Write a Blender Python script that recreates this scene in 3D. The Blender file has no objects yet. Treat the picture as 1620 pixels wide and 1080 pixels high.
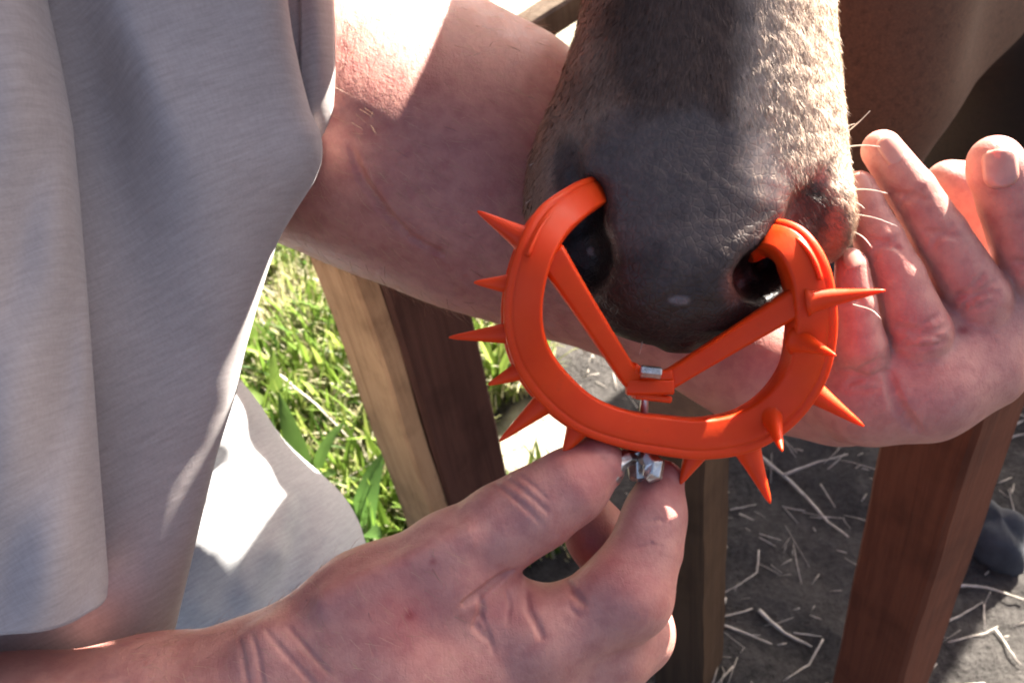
import bpy, math, random, time
import numpy as np
from mathutils import Matrix, Vector
T0 = time.time()
random.seed(7); rng = np.random.default_rng(7)
SC = bpy.context.scene
COL = SC.collection

# ------------------------------------------------------------------ camera, sky, sun, exposure
FPX = 1556.0                      # focal length in pixels of a 1620 px wide frame
CAM_H = 1.15
_d = np.array([(1110 - 810) / FPX, -(2117 - 540) / FPX, -1.0]); _d /= np.linalg.norm(_d)
UPC = -_d
FWC = np.array([0, 0, -1.0]); FWC = FWC - FWC.dot(UPC) * UPC; FWC /= np.linalg.norm(FWC)
RTC = np.cross(FWC, UPC)
M = np.array([RTC, FWC, UPC]); CP = np.array([0, 0, CAM_H])

cam_data = bpy.data.cameras.new('camera')
cam = bpy.data.objects.new('camera', cam_data); COL.objects.link(cam)
cam_data.sensor_width = 36; cam_data.lens = 36 * FPX / 1620
cam_data.clip_start = 0.02; cam_data.clip_end = 400
mw = Matrix.Identity(4)
for i in range(3):
    for j in range(3): mw[i][j] = M[i, j]
    mw[i][3] = CP[i]
cam.matrix_world = mw
cam_data.dof.use_dof = True; cam_data.dof.focus_distance = 0.42; cam_data.dof.aperture_fstop = 20.0
SC.camera = cam

SUN_L = np.array([0.49, 0.87, -0.065]); SUN_L /= np.linalg.norm(SUN_L)   # towards the sun, seen from the camera
SUN_W = M @ SUN_L
SUN_EL = math.asin(SUN_W[2]); SUN_AZ = math.atan2(SUN_W[0], SUN_W[1])
world = bpy.data.worlds.new('World'); SC.world = world; world.use_nodes = True
nt = world.node_tree; nt.nodes.clear()
wo = nt.nodes.new('ShaderNodeOutputWorld'); bg = nt.nodes.new('ShaderNodeBackground'); sk = nt.nodes.new('ShaderNodeTexSky')
sk.sky_type = 'NISHITA'; sk.sun_disc = False; sk.sun_elevation = SUN_EL; sk.sun_rotation = SUN_AZ
sk.air_density = 0.45; sk.dust_density = 4.0; sk.ozone_density = 0.2
bg.inputs[1].default_value = 0.05
nt.links.new(sk.outputs[0], bg.inputs[0]); nt.links.new(bg.outputs[0], wo.inputs[0])
sun_d = bpy.data.lights.new('sun', 'SUN'); sun_d.energy = 5.0; sun_d.angle = math.radians(0.53); sun_d.color = (1.0, 0.94, 0.85)
sun = bpy.data.objects.new('sun', sun_d); COL.objects.link(sun)
sun.rotation_mode = 'QUATERNION'; sun.rotation_quaternion = Vector(SUN_W).to_track_quat('Z', 'Y'); sun.location = (2, 2, 4)
SC.view_settings.view_transform = 'Standard'; SC.view_settings.look = 'None'
SC.view_settings.exposure = 3.25; SC.view_settings.gamma = 1.0; SC.view_settings.use_curve_mapping = False
SC.render.engine = 'CYCLES'; SC.cycles.filter_width = 2.0
SC.cycles.use_denoising = True
SC.cycles.max_bounces = 8; SC.cycles.diffuse_bounces = 5

# ------------------------------------------------------------------ points
def Q(px, py, d):                 # photo direction + real distance -> point in the camera's axes (metres)
    return np.array([(px - 810) / FPX * d, -(py - 540) / FPX * d, -d])
def W(v):                         # camera axes -> world
    v = np.asarray(v, float)
    return v @ M.T + CP
def P(px, py, d): return W(Q(px, py, d))
def ground_at(px, py, z=0.0):
    v = M @ Q(px, py, 1.0)
    return CP + v * ((z - CAM_H) / v[2])
def to_px(w):
    c = (np.asarray(w) - CP) @ M
    return 810 + FPX * c[..., 0] / -c[..., 2], 540 - FPX * c[..., 1] / -c[..., 2]

# ------------------------------------------------------------------ objects
def link(name, me, mats=(), parent=None, loc=None):
    o = bpy.data.objects.new(name, me); COL.objects.link(o)
    for m in (mats if isinstance(mats, (list, tuple)) else [mats]):
        if me is not None and m is not None and m.name not in me.materials: me.materials.append(m)
    if loc is not None: o.location = loc
    if parent is not None:
        o.parent = parent; o.matrix_parent_inverse = Matrix.Identity(4)
    return o
def tag(o, label=None, cat=None, group=None, kind=None):
    if label: o['label'] = label
    if cat: o['category'] = cat
    if group: o['group'] = group
    if kind: o['kind'] = kind
    return o
ROOTLOC = {}
def empty(name, loc):
    o = bpy.data.objects.new(name, None); COL.objects.link(o); o.location = loc
    o.empty_display_size = 0.05; ROOTLOC[o.name] = np.asarray(loc, float)
    return o
def base_of(parent):
    b = np.zeros(3)
    while parent is not None:
        b = b + np.array(parent.location); parent = parent.parent
    return b
def mesh(name, V, F, mats, parent=None, smooth=True, loc=None):
    """V are world points; the object is put at loc (or its parent's place)."""
    V = np.asarray(V, float)
    b = base_of(parent)
    l = np.zeros(3) if (loc is None) else np.asarray(loc, float) - b
    me = bpy.data.meshes.new(name)
    me.from_pydata((V - b - l).tolist(), [], F if isinstance(F, list) else F.tolist())
    if smooth: me.polygons.foreach_set('use_smooth', np.ones(len(me.polygons), bool))
    me.update()
    return link(name, me, mats, parent, tuple(l))
def paint(o, name, arr):
    """a float or rgb per vertex"""
    me = o.data; arr = np.asarray(arr, np.float32)
    if arr.ndim == 1:
        a = me.attributes.new(name, 'FLOAT', 'POINT'); a.data.foreach_set('value', arr)
    else:
        a = me.attributes.new(name, 'FLOAT_COLOR', 'POINT')
        c = np.ones((len(arr), 4), np.float32); c[:, :3] = arr; a.data.foreach_set('color', c.ravel())

def fixn(o):
    import bmesh
    bm = bmesh.new(); bm.from_mesh(o.data); bmesh.ops.recalc_face_normals(bm, faces=bm.faces); bm.to_mesh(o.data); bm.free()

# ------------------------------------------------------------------ signed distance modelling
def sstep(a, b, x):
    t = np.clip((x - a) / (b - a), 0, 1); return t * t * (3 - 2 * t)
class Vox:
    def __init__(s, lo, hi, h):
        s.lo = np.asarray(lo, float); s.h = h; s.dz = 0.0
        s.n = np.ceil((np.asarray(hi, float) - s.lo) / h).astype(int) + 1
        s.F = np.full(s.n, 0.05, np.float32)
        s.ax = [(s.lo[i] + h * np.arange(s.n[i])).astype(np.float32) for i in range(3)]
    def _blk(s, lo, hi):
        a = np.clip(((np.asarray(lo) - s.lo) / s.h).astype(int), 0, s.n)
        b = np.clip(np.ceil((np.asarray(hi) - s.lo) / s.h).astype(int) + 1, 0, s.n)
        if np.any(b <= a): return None
        sl = tuple(slice(a[i], b[i]) for i in range(3))
        X, Y, Z = np.meshgrid(*[s.ax[i][sl[i]] for i in range(3)], indexing='ij', sparse=True)
        return sl, X, Y, Z
    def _put(s, sl, D, k, op):
        F = s.F[sl]
        if op == 'add':
            if k > 0:
                h = np.maximum(k - np.abs(F - D), 0) / k; s.F[sl] = np.minimum(F, D) - h * h * k * 0.25
            else: s.F[sl] = np.minimum(F, D)
        else:
            D = -D
            h = np.maximum(k - np.abs(F - D), 0) / k if k > 0 else 0
            s.F[sl] = np.maximum(F, D) + h * h * k * 0.25
    def cone(s, a, b, ra, rb, k=0.004, op='add', pad=None):
        a = np.asarray(a, float); b = np.asarray(b, float); r = max(ra, rb)
        m = r + k + (s.h * 3 if pad is None else pad)
        blk = s._blk(np.minimum(a, b) - m, np.maximum(a, b) + m)
        if blk is None: return
        sl, X, Y, Z = blk
        d = b - a; L2 = max(float(d @ d), 1e-12)
        t = np.clip(((X - a[0]) * d[0] + (Y - a[1]) * d[1] + (Z - a[2]) * d[2]) / L2, 0, 1)
        D = np.sqrt((X - a[0] - t * d[0]) ** 2 + (Y - a[1] - t * d[1]) ** 2 + (Z - a[2] - t * d[2]) ** 2) - (ra + (rb - ra) * t)
        s._put(sl, D.astype(np.float32), k, op)
    def ell(s, c, r, rot=0.0, k=0.004, op='add', R=None):
        """ellipsoid, radii r, turned by rot about the line of sight"""
        c = np.asarray(c, float); r = np.asarray(r, float); m = max(r) + k + s.h * 3
        blk = s._blk(c - m, c + m)
        if blk is None: return
        sl, X, Y, Z = blk
        x = X - c[0]; y = Y - c[1]; z = Z - c[2]
        if R is None:
            co, si = math.cos(rot), math.sin(rot); x, y = co * x + si * y, -si * x + co * y
        else:
            x, y, z = (R[0][0] * x + R[0][1] * y + R[0][2] * z, R[1][0] * x + R[1][1] * y + R[1][2] * z, R[2][0] * x + R[2][1] * y + R[2][2] * z)
        k0 = np.sqrt((x / r[0]) ** 2 + (y / r[1]) ** 2 + (z / r[2]) ** 2)
        k1 = np.sqrt((x / r[0] ** 2) ** 2 + (y / r[1] ** 2) ** 2 + (z / r[2] ** 2) ** 2)
        D = k0 * (k0 - 1) / np.maximum(k1, 1e-6)
        s._put(sl, D.astype(np.float32), k, op)
    def chain(s, pts, k=0.004, op='add'):
        """pts: (px, py, distance, radius in photo pixels)"""
        q = [(Q(p[0], p[1], p[2] + s.dz), p[3] * (p[2] + s.dz) / FPX) for p in pts]
        for (a, ra), (b, rb) in zip(q[:-1], q[1:]): s.cone(a, b, ra, rb, k, op)
    def loft(s, rows, p, k):
        """a body of superellipse sections: rows of photo y, centre x, half width (px), front distance, half depth (m), turn (rad)"""
        r = np.array(rows, float); zc = r[:, 3] + r[:, 4]
        ym = -(r[:, 0] - 540) / FPX * zc; o = np.argsort(ym); r, zc, ym = r[o], zc[o], ym[o]
        X, Y, Z = np.meshgrid(*s.ax, indexing='ij', sparse=True); y = s.ax[1].astype(float)
        g = lambda v: np.interp(y, ym, v)[None, :, None].astype(np.float32)
        xc = g((r[:, 1] - 810) / FPX * zc); w = g(r[:, 2] / FPX * zc); h = g(r[:, 4]); z0 = g(-zc); a = g(r[:, 5])
        x = X - xc; z = Z - z0; co, si = np.cos(a), np.sin(a)
        x, z = co * x + si * z, -si * x + co * z
        D = ((np.abs(x / w) ** p + np.abs(z / h) ** p) ** (1 / p) - 1) * np.minimum(w, h)
        x2 = np.maximum(x - .10 * w, 0) / (.90 * w)
        D = np.where(x > 0, ((x2 ** 1.55 + np.abs(z / h) ** 1.8) ** (1 / 1.7) - 1) * np.minimum(w, h), D)
        D = np.maximum(D, np.maximum(ym[0] - Y, Y - ym[-1]))
        s._put(tuple(slice(0, n) for n in s.n), D.astype(np.float32), k, 'add')
    def at(s, p):
        g = (np.asarray(p) - s.lo) / s.h
        i = np.clip(np.floor(g).astype(int), 0, s.n - 2); t = np.clip(g - i, 0, 1)
        v = 0
        for dx in (0, 1):
            for dy in (0, 1):
                for dz in (0, 1):
                    w = (t[..., 0] if dx else 1 - t[..., 0]) * (t[..., 1] if dy else 1 - t[..., 1]) * (t[..., 2] if dz else 1 - t[..., 2])
                    v = v + w * s.F[i[..., 0] + dx, i[..., 1] + dy, i[..., 2] + dz]
        return v
    def hit(s, px, py, d0, d1, start_in=False):
        ds = np.arange(d0 + s.dz, d1 + s.dz, s.h * 0.5)
        pts = Q(px, py, 1.0)[None] * ds[:, None]
        v = s.at(pts); w = np.where(v < 0)[0]
        return None if len(w) == 0 else pts[w[0]]
    def normal(s, p):
        e = s.h; p = np.asarray(p)
        g = np.array([s.at(p + np.eye(3)[i] * e) - s.at(p - np.eye(3)[i] * e) for i in range(3)])
        return g / (np.linalg.norm(g) + 1e-9)
    def crease(s, pxs, r, d0, d1, k=0.003, depth=0.3):
        """a fold line pressed into the skin along photo points"""
        pts = []
        for (x0, y0), (x1, y1) in zip(pxs[:-1], pxs[1:]):
            n = max(2, int(math.hypot(x1 - x0, y1 - y0) / 6))
            for i in range(n):
                t = i / n; h = s.hit(x0 + (x1 - x0) * t, y0 + (y1 - y0) * t, d0, d1)
                if h is not None: pts.append(h)
        h = s.hit(*pxs[-1], d0, d1)
        if h is not None: pts.append(h)
        nrm = [s.normal(p) for p in pts]
        pts = [p + n * r * (1 - 2 * depth) for p, n in zip(pts, nrm)]
        N = len(pts)
        for i, (a, b) in enumerate(zip(pts[:-1], pts[1:])):
            if np.linalg.norm(a - b) > 0.012: continue
            e = lambda j: r * (0.55 + 0.45 * math.sin(math.pi * min(1, (j + .3) / max(1, N - .4))))
            s.cone(a, b, e(i), e(i + 1), k, 'sub')
    def nets(s):
        F = s.F; In = F < 0
        c = np.zeros(tuple(s.n - 1), np.uint8)
        for dx in (0, 1):
            for dy in (0, 1):
                for dz in (0, 1):
                    c += In[dx:s.n[0] - 1 + dx, dy:s.n[1] - 1 + dy, dz:s.n[2] - 1 + dz]
        act = (c > 0) & (c < 8)
        I = np.argwhere(act); idx = np.full(act.shape, -1, np.int32); idx[act] = np.arange(len(I))
        acc = np.zeros((len(I), 3)); cnt = np.zeros(len(I))
        cs = [(0, 0, 0), (1, 0, 0), (0, 1, 0), (1, 1, 0), (0, 0, 1), (1, 0, 1), (0, 1, 1), (1, 1, 1)]
        vals = [F[I[:, 0] + a, I[:, 1] + b, I[:, 2] + e] for a, b, e in cs]
        for i, j in [(0, 1), (2, 3), (4, 5), (6, 7), (0, 2), (1, 3), (4, 6), (5, 7), (0, 4), (1, 5), (2, 6), (3, 7)]:
            a, b = vals[i], vals[j]; m = (a < 0) != (b < 0)
            t = np.where(m, a / np.where(m, a - b, 1), 0)
            pa, pb = np.array(cs[i]), np.array(cs[j])
            acc += m[:, None] * (pa + (pb - pa) * t[:, None]); cnt += m
        V = s.lo + s.h * (I + acc / cnt[:, None])
        quads = []
        for axis in range(3):
            sl0 = [slice(1, -1)] * 3; sl1 = [slice(1, -1)] * 3
            sl0[axis] = slice(0, -1); sl1[axis] = slice(1, None)
            A = In[tuple(sl0)]; B = In[tuple(sl1)]
            X = np.argwhere(A != B)
            if len(X) == 0: continue
            flip = A[tuple(X.T)]
            off = np.ones(3, int); off[axis] = 0
            base = X + off
            u, v = (axis + 1) % 3, (axis + 2) % 3
            def cell(du, dv):
                q = base.copy(); q[:, u] -= du; q[:, v] -= dv
                return idx[q[:, 0], q[:, 1], q[:, 2]]
            q = np.stack([cell(1, 1), cell(0, 1), cell(0, 0), cell(1, 0)], 1)
            q[~flip] = q[~flip][:, ::-1]
            quads.append(q)
        q = np.concatenate(quads); q = q[(q >= 0).all(1)]
        return V, q
def field_for(pts, h, pad=0.01):
    q = np.array([Q(p[0], p[1], p[2]) for p in pts]); r = np.array([p[3] * p[2] / FPX for p in pts])
    return (q - r[:, None]).min(0) - pad, (q + r[:, None]).max(0) + pad
def relax(V, F, n=1, lam=0.5):
    """a little smoothing of a quad mesh"""
    e = np.concatenate([F[:, [0, 1]], F[:, [1, 2]], F[:, [2, 3]], F[:, [3, 0]]])
    for _ in range(n):
        S = np.zeros_like(V); c = np.zeros(len(V))
        for a, b in ((0, 1), (1, 0)):
            for k in range(3): S[:, k] += np.bincount(e[:, a], V[e[:, b], k], len(V))
            c += np.bincount(e[:, a], minlength=len(V))
        V = V + lam * (S / np.maximum(c, 1)[:, None] - V)
    return V
def tube(pts, rad, seg=10, closed=False, caps=True):
    """swept round tube; pts world or camera points; returns V, F"""
    pts = np.asarray(pts, float); n = len(pts); rad = np.broadcast_to(rad, n)
    t = np.gradient(pts, axis=0); t /= np.linalg.norm(t, axis=1)[:, None] + 1e-12
    ref = np.array([0.3, 0.2, 0.93]); 
    if abs(t[0] @ ref) > .9: ref = np.array([1, 0, 0.])
    V = []; F = []
    u = np.cross(t[0], ref); u /= np.linalg.norm(u)
    for i in range(n):
        u = u - t[i] * (u @ t[i]); u /= np.linalg.norm(u); w = np.cross(t[i], u)
        for k in range(seg):
            a = 2 * math.pi * k / seg; V.append(pts[i] + rad[i] * (math.cos(a) * u + math.sin(a) * w))
    for i in range(n - 1):
        for k in range(seg):
            k2 = (k + 1) % seg; F.append([i * seg + k, i * seg + k2, (i + 1) * seg + k2, (i + 1) * seg + k])
    if caps: F.append(list(range(seg))[::-1]); F.append([(n - 1) * seg + k for k in range(seg)])
    return np.array(V), F
def spline(pts, n):
    """Catmull-Rom through rows of pts"""
    p = np.asarray(pts, float); p = np.vstack([2 * p[0] - p[1], p, 2 * p[-1] - p[-2]])
    m = len(p) - 3; out = []
    for u in np.linspace(0, m - 1e-6, n):
        i = int(u); t = u - i; a, b, c, d = p[i:i + 4]
        out.append(0.5 * (2 * b + (c - a) * t + (2 * a - 5 * b + 4 * c - d) * t * t + (3 * b - a - 3 * c + d) * t ** 3))
    return np.array(out)

# ------------------------------------------------------------------ materials
class Mat:
    def __init__(s, name):
        s.m = bpy.data.materials.new(name); s.m.use_nodes = True; s.t = s.m.node_tree; s.n = s.t.nodes
        s.b = s.n['Principled BSDF']; s.x = s.n.new('ShaderNodeTexCoord'); s.co = s.x.outputs['Object']
    def L(s, a, b): s.t.links.new(a, b)
    def noise(s, scale, detail=4, rough=.55, stretch=None, dist=0, rot=None):
        n = s.n.new('ShaderNodeTexNoise'); n.inputs['Scale'].default_value = scale; n.inputs['Detail'].default_value = detail
        n.inputs['Roughness'].default_value = rough; n.inputs['Distortion'].default_value = dist
        if stretch is not None:
            mp = s.n.new('ShaderNodeMapping'); mp.inputs['Scale'].default_value = stretch
            if rot is not None: mp.inputs['Rotation'].default_value = rot
            s.L(s.co, mp.inputs[0]); s.L(mp.outputs[0], n.inputs[0])
        else: s.L(s.co, n.inputs[0])
        return n.outputs[0]
    def ramp(s, fac, stops):
        r = s.n.new('ShaderNodeValToRGB'); e = r.color_ramp.elements
        while len(e) < len(stops): e.new(0.5)
        for el, (p, c) in zip(e, stops):
            el.position = p; el.color = (c[0], c[1], c[2], 1) if hasattr(c, '__len__') else (c, c, c, 1)
        s.L(fac, r.inputs[0]); return r.outputs[0]
    def mix(s, a, b, fac, mode='MIX'):
        x = s.n.new('ShaderNodeMix'); x.data_type = 'RGBA'; x.blend_type = mode
        for i, v in ((0, fac), (6, a), (7, b)):
            sock = x.inputs[i]
            if isinstance(v, bpy.types.NodeSocket): s.L(v, sock)
            elif hasattr(v, '__len__'): sock.default_value = (v[0], v[1], v[2], 1)
            else: sock.default_value = v if i == 0 else (v, v, v, 1)
        return x.outputs[2]
    def attr(s, name):
        a = s.n.new('ShaderNodeAttribute'); a.attribute_name = name; return a
    def math(s, op, a, b=0.0):
        x = s.n.new('ShaderNodeMath'); x.operation = op
        for i, v in enumerate((a, b)):
            if isinstance(v, bpy.types.NodeSocket): s.L(v, x.inputs[i])
            else: x.inputs[i].default_value = v
        return x.outputs[0]
    def bump(s, h, strength=.3, dist=.001, prev=None):
        b = s.n.new('ShaderNodeBump'); b.inputs['Strength'].default_value = strength; b.inputs['Distance'].default_value = dist
        s.L(h, b.inputs['Height'])
        if prev is not None: s.L(prev, b.inputs['Normal'])
        return b.outputs[0]
    def done(s, col=None, rough=None, normal=None, **kw):
        if col is not None:
            if isinstance(col, bpy.types.NodeSocket): s.L(col, s.b.inputs['Base Color'])
            else: s.b.inputs['Base Color'].default_value = (*col, 1)
        if rough is not None:
            if isinstance(rough, bpy.types.NodeSocket): s.L(rough, s.b.inputs['Roughness'])
            else: s.b.inputs['Roughness'].default_value = rough
        if normal is not None: s.L(normal, s.b.inputs['Normal'])
        for k, v in kw.items():
            s.b.inputs[k.replace('_', ' ')].default_value = v
        return s.m

def skin_material():
    s = Mat('weathered_skin')
    big = s.noise(22, 3); mid = s.noise(120, 4, .6); fine = s.noise(900, 3, .6)
    c = s.ramp(big, [(.3, (.37, .148, .118)), (.55, (.46, .205, .168)), (.75, (.41, .145, .128))])
    c = s.mix(c, s.ramp(mid, [(.35, (.31, .105, .09)), (.6, (.47, .225, .17))]), .5)
    red = s.attr('redness')
    c = s.mix(c, (.38, .075, .065), red.outputs['Fac'])
    scab = s.attr('scab'); c = s.mix(c, (.22, .015, .02), scab.outputs['Fac'])
    dirt = s.ramp(s.noise(260, 5, .7), [(.56, 0), (.72, 1)])
    c = s.mix(c, (.25, .12, .09), s.math('MULTIPLY', dirt, .25))
    v = s.n.new('ShaderNodeTexVoronoi'); v.inputs['Scale'].default_value = 420; v.feature = 'DISTANCE_TO_EDGE'; s.L(s.co, v.inputs[0])
    wr = s.noise(60, 4, .65, (7, 1.5, 7), .6)
    n = s.bump(s.ramp(v.outputs[0], [(0, 0), (.12, 1)]), .14, .0004)
    n = s.bump(fine, .12, .0004, n); n = s.bump(wr, .38, .0010, n); n = s.bump(mid, .12, .0008, n)
    m = s.done(c, s.ramp(mid, [(.3, .42), (.7, .6)]), n, Subsurface_Weight=.22, Subsurface_Scale=.006, Specular_IOR_Level=.4)
    s.b.inputs['Subsurface Radius'].default_value = (1.0, .35, .2)
    return m
def nail_material():
    s = Mat('fingernail'); c = s.ramp(s.noise(150, 3), [(.3, (.42, .18, .145)), (.7, (.48, .23, .18))])
    return s.done(c, .3, s.bump(s.noise(300, 3, .5, (1, 8, 1)), .1, .0005), Subsurface_Weight=.15, Subsurface_Scale=.004)
def plastic_material():
    s = Mat('orange_plastic'); c = s.ramp(s.noise(40, 4), [(.3, (.62, .038, .003)), (.7, (.70, .052, .004))])
    sc = s.ramp(s.noise(200, 6, .7, (1, 1, 6)), [(.62, 0), (.75, 1)])
    c = s.mix(c, (.72, .13, .06), s.math('MULTIPLY', sc, .35))
    c = s.mix(c, (.30, .05, .02), s.math('MULTIPLY', s.ramp(s.noise(90, 6, .75), [(.60, 0), (.8, 1)]), .35))
    n = s.bump(s.noise(220, 4), .12, .0008)
    return s.done(c, s.ramp(s.noise(120, 4), [(.3, .36), (.7, .55)]), n, Subsurface_Weight=.3, Subsurface_Scale=.005, Specular_IOR_Level=.22)
def metal_material():
    s = Mat('zinc_plated_steel'); c = s.ramp(s.noise(300, 5, .7), [(.3, (.35, .32, .28)), (.6, (.62, .60, .56))])
    return s.done(c, s.ramp(s.noise(200, 4), [(.3, .22), (.7, .5)]), s.bump(s.noise(350, 3), .2, .0005), Metallic=1.0)
def hide_material():
    s = Mat('calf_hide'); a = s.attr('hide').outputs['Color']; w = s.attr('fur').outputs['Fac']
    fur = s.noise(520, 5, .65, (1, .22, 1)); spk = s.noise(160, 5, .7)
    c = s.mix(a, s.mix(a, (1.6, 1.5, 1.4), 1.0, 'MULTIPLY'), s.math('MULTIPLY', s.ramp(fur, [(.45, 0), (.7, 1)]), .8))
    c = s.mix(c, s.mix(a, (.45, .42, .4), 1.0, 'MULTIPLY'), s.math('MULTIPLY', s.ramp(spk, [(.5, 0), (.75, 1)]), .7))
    v = s.n.new('ShaderNodeTexVoronoi'); v.inputs['Scale'].default_value = 300; v.feature = 'DISTANCE_TO_EDGE'; s.L(s.co, v.inputs[0])
    peb = s.ramp(v.outputs[0], [(0, 0), (.15, 1)])
    h = s.mix(peb, fur, w)
    n = s.bump(h, .3, .0008); n = s.bump(spk, .2, .0015, n)
    m = s.done(c, s.math('ADD', .46, s.math('MULTIPLY', w, .34)), n, Specular_IOR_Level=.3)
    return m
def knit_material(name, lo, hi):
    s = Mat(name); s.co = s.attr('weave').outputs['Vector']
    st = s.noise(1.0, 5, .7, (70, 620, 70)); f = s.noise(900, 2); b = s.noise(9, 3); row = s.noise(1.0, 2, .5, (900, 120, 900))
    c = s.ramp(st, [(.30, lo), (.68, hi)])
    c = s.mix(c, s.ramp(b, [(.3, .88), (.7, 1)]), .5, 'MULTIPLY')
    c = s.mix(c, s.ramp(row, [(.35, .86), (.6, 1)]), .5, 'MULTIPLY')
    spot = s.ramp(s.noise(70, 5, .7), [(.66, 0), (.78, 1)]); c = s.mix(c, (.16, .13, .10), s.math('MULTIPLY', spot, .25))
    n = s.bump(f, .12, .0003); n = s.bump(row, .12, .0003, n); n = s.bump(st, .10, .0004, n); n = s.bump(s.noise(16, 3), .15, .006, n)
    return s.done(c, .9, n, Sheen_Weight=.2, Sheen_Roughness=.5, Specular_IOR_Level=.12)
def weave(o, V):
    """thread direction of the cloth, in metres"""
    V = np.asarray(V); a = math.radians(28)
    paint(o, 'weave', np.stack([V[:, 0] * math.cos(a) + V[:, 1] * math.sin(a), -V[:, 0] * math.sin(a) + V[:, 1] * math.cos(a), V[:, 2]], 1))
def wood_material(name, a, b, scale=1.0):
    s = Mat(name)
    g = s.noise(38 * scale, 6, .65, (1, 1, .045), 1.2); p = s.noise(9, 5, .6); sp = s.noise(140, 5, .7, (1, 1, .2))
    c = s.ramp(g, [(.3, a), (.5, b), (.68, a)])
    c = s.mix(c, s.mix(c, (.35, .3, .28), 1, 'MULTIPLY'), s.math('MULTIPLY', s.ramp(p, [(.5, 0), (.72, 1)]), .7))
    c = s.mix(c, (.05, .03, .02), s.math('MULTIPLY', s.ramp(sp, [(.62, 0), (.74, 1)]), .6))
    n = s.bump(g, .4, .003); n = s.bump(sp, .3, .0015, n)
    return s.done(c, .8, n, Specular_IOR_Level=.2)
def plain(name, c0, c1, scale=60, rough=.8, bump=.3, **kw):
    s = Mat(name); f = s.noise(scale, 5, .65)
    return s.done(s.ramp(f, [(.3, c0), (.7, c1)]), rough, s.bump(s.noise(scale * 3, 4), bump, .002), **kw)
def leaf_material(name):
    s = Mat(name); a = s.attr('tint').outputs['Color']
    c = s.mix(a, (.6, .6, .5), s.math('MULTIPLY', s.noise(60, 3), .6), 'MULTIPLY')
    tr = s.n.new('ShaderNodeBsdfTranslucent'); s.L(c, tr.inputs[0])
    ms = s.n.new('ShaderNodeMixShader'); ms.inputs[0].default_value = .45
    s.done(c, .5, Specular_IOR_Level=.25)
    out = s.n['Material Output']; s.L(s.b.outputs[0], ms.inputs[1]); s.L(tr.outputs[0], ms.inputs[2]); s.L(ms.outputs[0], out.inputs[0])
    return s.m
SKIN = skin_material(); NAIL = nail_material(); ORANGE = plastic_material(); STEEL = metal_material(); HIDE = hide_material()
SHIRT = knit_material('heather_grey_jersey', (.315, .268, .252), (.40, .343, .325))
PANTS = knit_material('grey_work_cloth', (.33, .33, .335), (.44, .44, .44))
WOOD_A = wood_material('lit_timber', (.24, .135, .07), (.37, .225, .125))  # brighter copy of the post timber, bounce light in its colour
WOOD_B = wood_material('reddish_timber', (.080, .021, .010), (.13, .038, .018))
WOOD_B2 = wood_material('brown_timber', (.052, .020, .014), (.085, .036, .025))
WOOD_C = wood_material('dark_timber', (.042, .023, .013), (.07, .04, .022))
WOOD_D = wood_material('grey_timber', (.13, .09, .06), (.22, .16, .11))
LEAF = leaf_material('grass_blades')
STRAW = plain('dry_straw', (.28, .235, .185), (.52, .46, .39), 90, .7)
STONE = plain('field_stone', (.014, .016, .020), (.032, .035, .042), 40, .85)
HOOF = plain('hoof_horn', (.03, .022, .018), (.06, .045, .035), 80, .5)
EYE = plain('eye_dark', (.01, .006, .004), (.02, .012, .008), 60, .08, .0)
WHISK = plain('whisker_hair', (.62, .55, .45), (.75, .68, .58), 60, .4)

# ------------------------------------------------------------------ ground
def soil_material():
    s = Mat('trodden_soil'); s.co = s.n.new('ShaderNodeNewGeometry').outputs['Position']
    big = s.noise(3.5, 5, .6); mid = s.noise(28, 6, .7); fine = s.noise(140, 6, .75)
    c = s.ramp(mid, [(.32, (.011, .010, .009)), (.52, (.034, .030, .028)), (.72, (.08, .073, .068))])
    c = s.mix(c, s.ramp(fine, [(.35, (.016, .014, .013)), (.75, (.13, .12, .108))]), .45)
    c = s.mix(c, (.09, .08, .07), s.math('MULTIPLY', s.ramp(big, [(.45, 0), (.7, 1)]), .4))
    pale = s.ramp(s.noise(60, 6, .7), [(.3, (.34, .30, .22)), (.7, (.50, .46, .36))])
    c = s.mix(c, pale, s.attr('dry').outputs['Fac'])
    n = s.bump(fine, .6, .008); n = s.bump(mid, .6, .02, n)
    return s.done(c, .95, n, Specular_IOR_Level=.15)
SOIL = soil_material()
def vnoise(x, y, sc, seed):
    r = np.random.default_rng(seed); T = r.random((64, 64)); x = x * sc; y = y * sc
    i = np.floor(x).astype(int); j = np.floor(y).astype(int); u = x - i; v = y - j; u = u * u * (3 - 2 * u); v = v * v * (3 - 2 * v)
    g = lambda a, b: T[a % 64, b % 64]
    return (g(i, j) * (1 - u) + g(i + 1, j) * u) * (1 - v) + (g(i, j + 1) * (1 - u) + g(i + 1, j + 1) * u) * v
def gheight(x, y):
    return 0.03 * (vnoise(x, y, 3, 1) - .5) + 0.022 * (vnoise(x, y, 11, 2) - .5) + 0.012 * (vnoise(x, y, 31, 3) - .5) + .006 * (vnoise(x, y, 80, 4) - .5)
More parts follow.
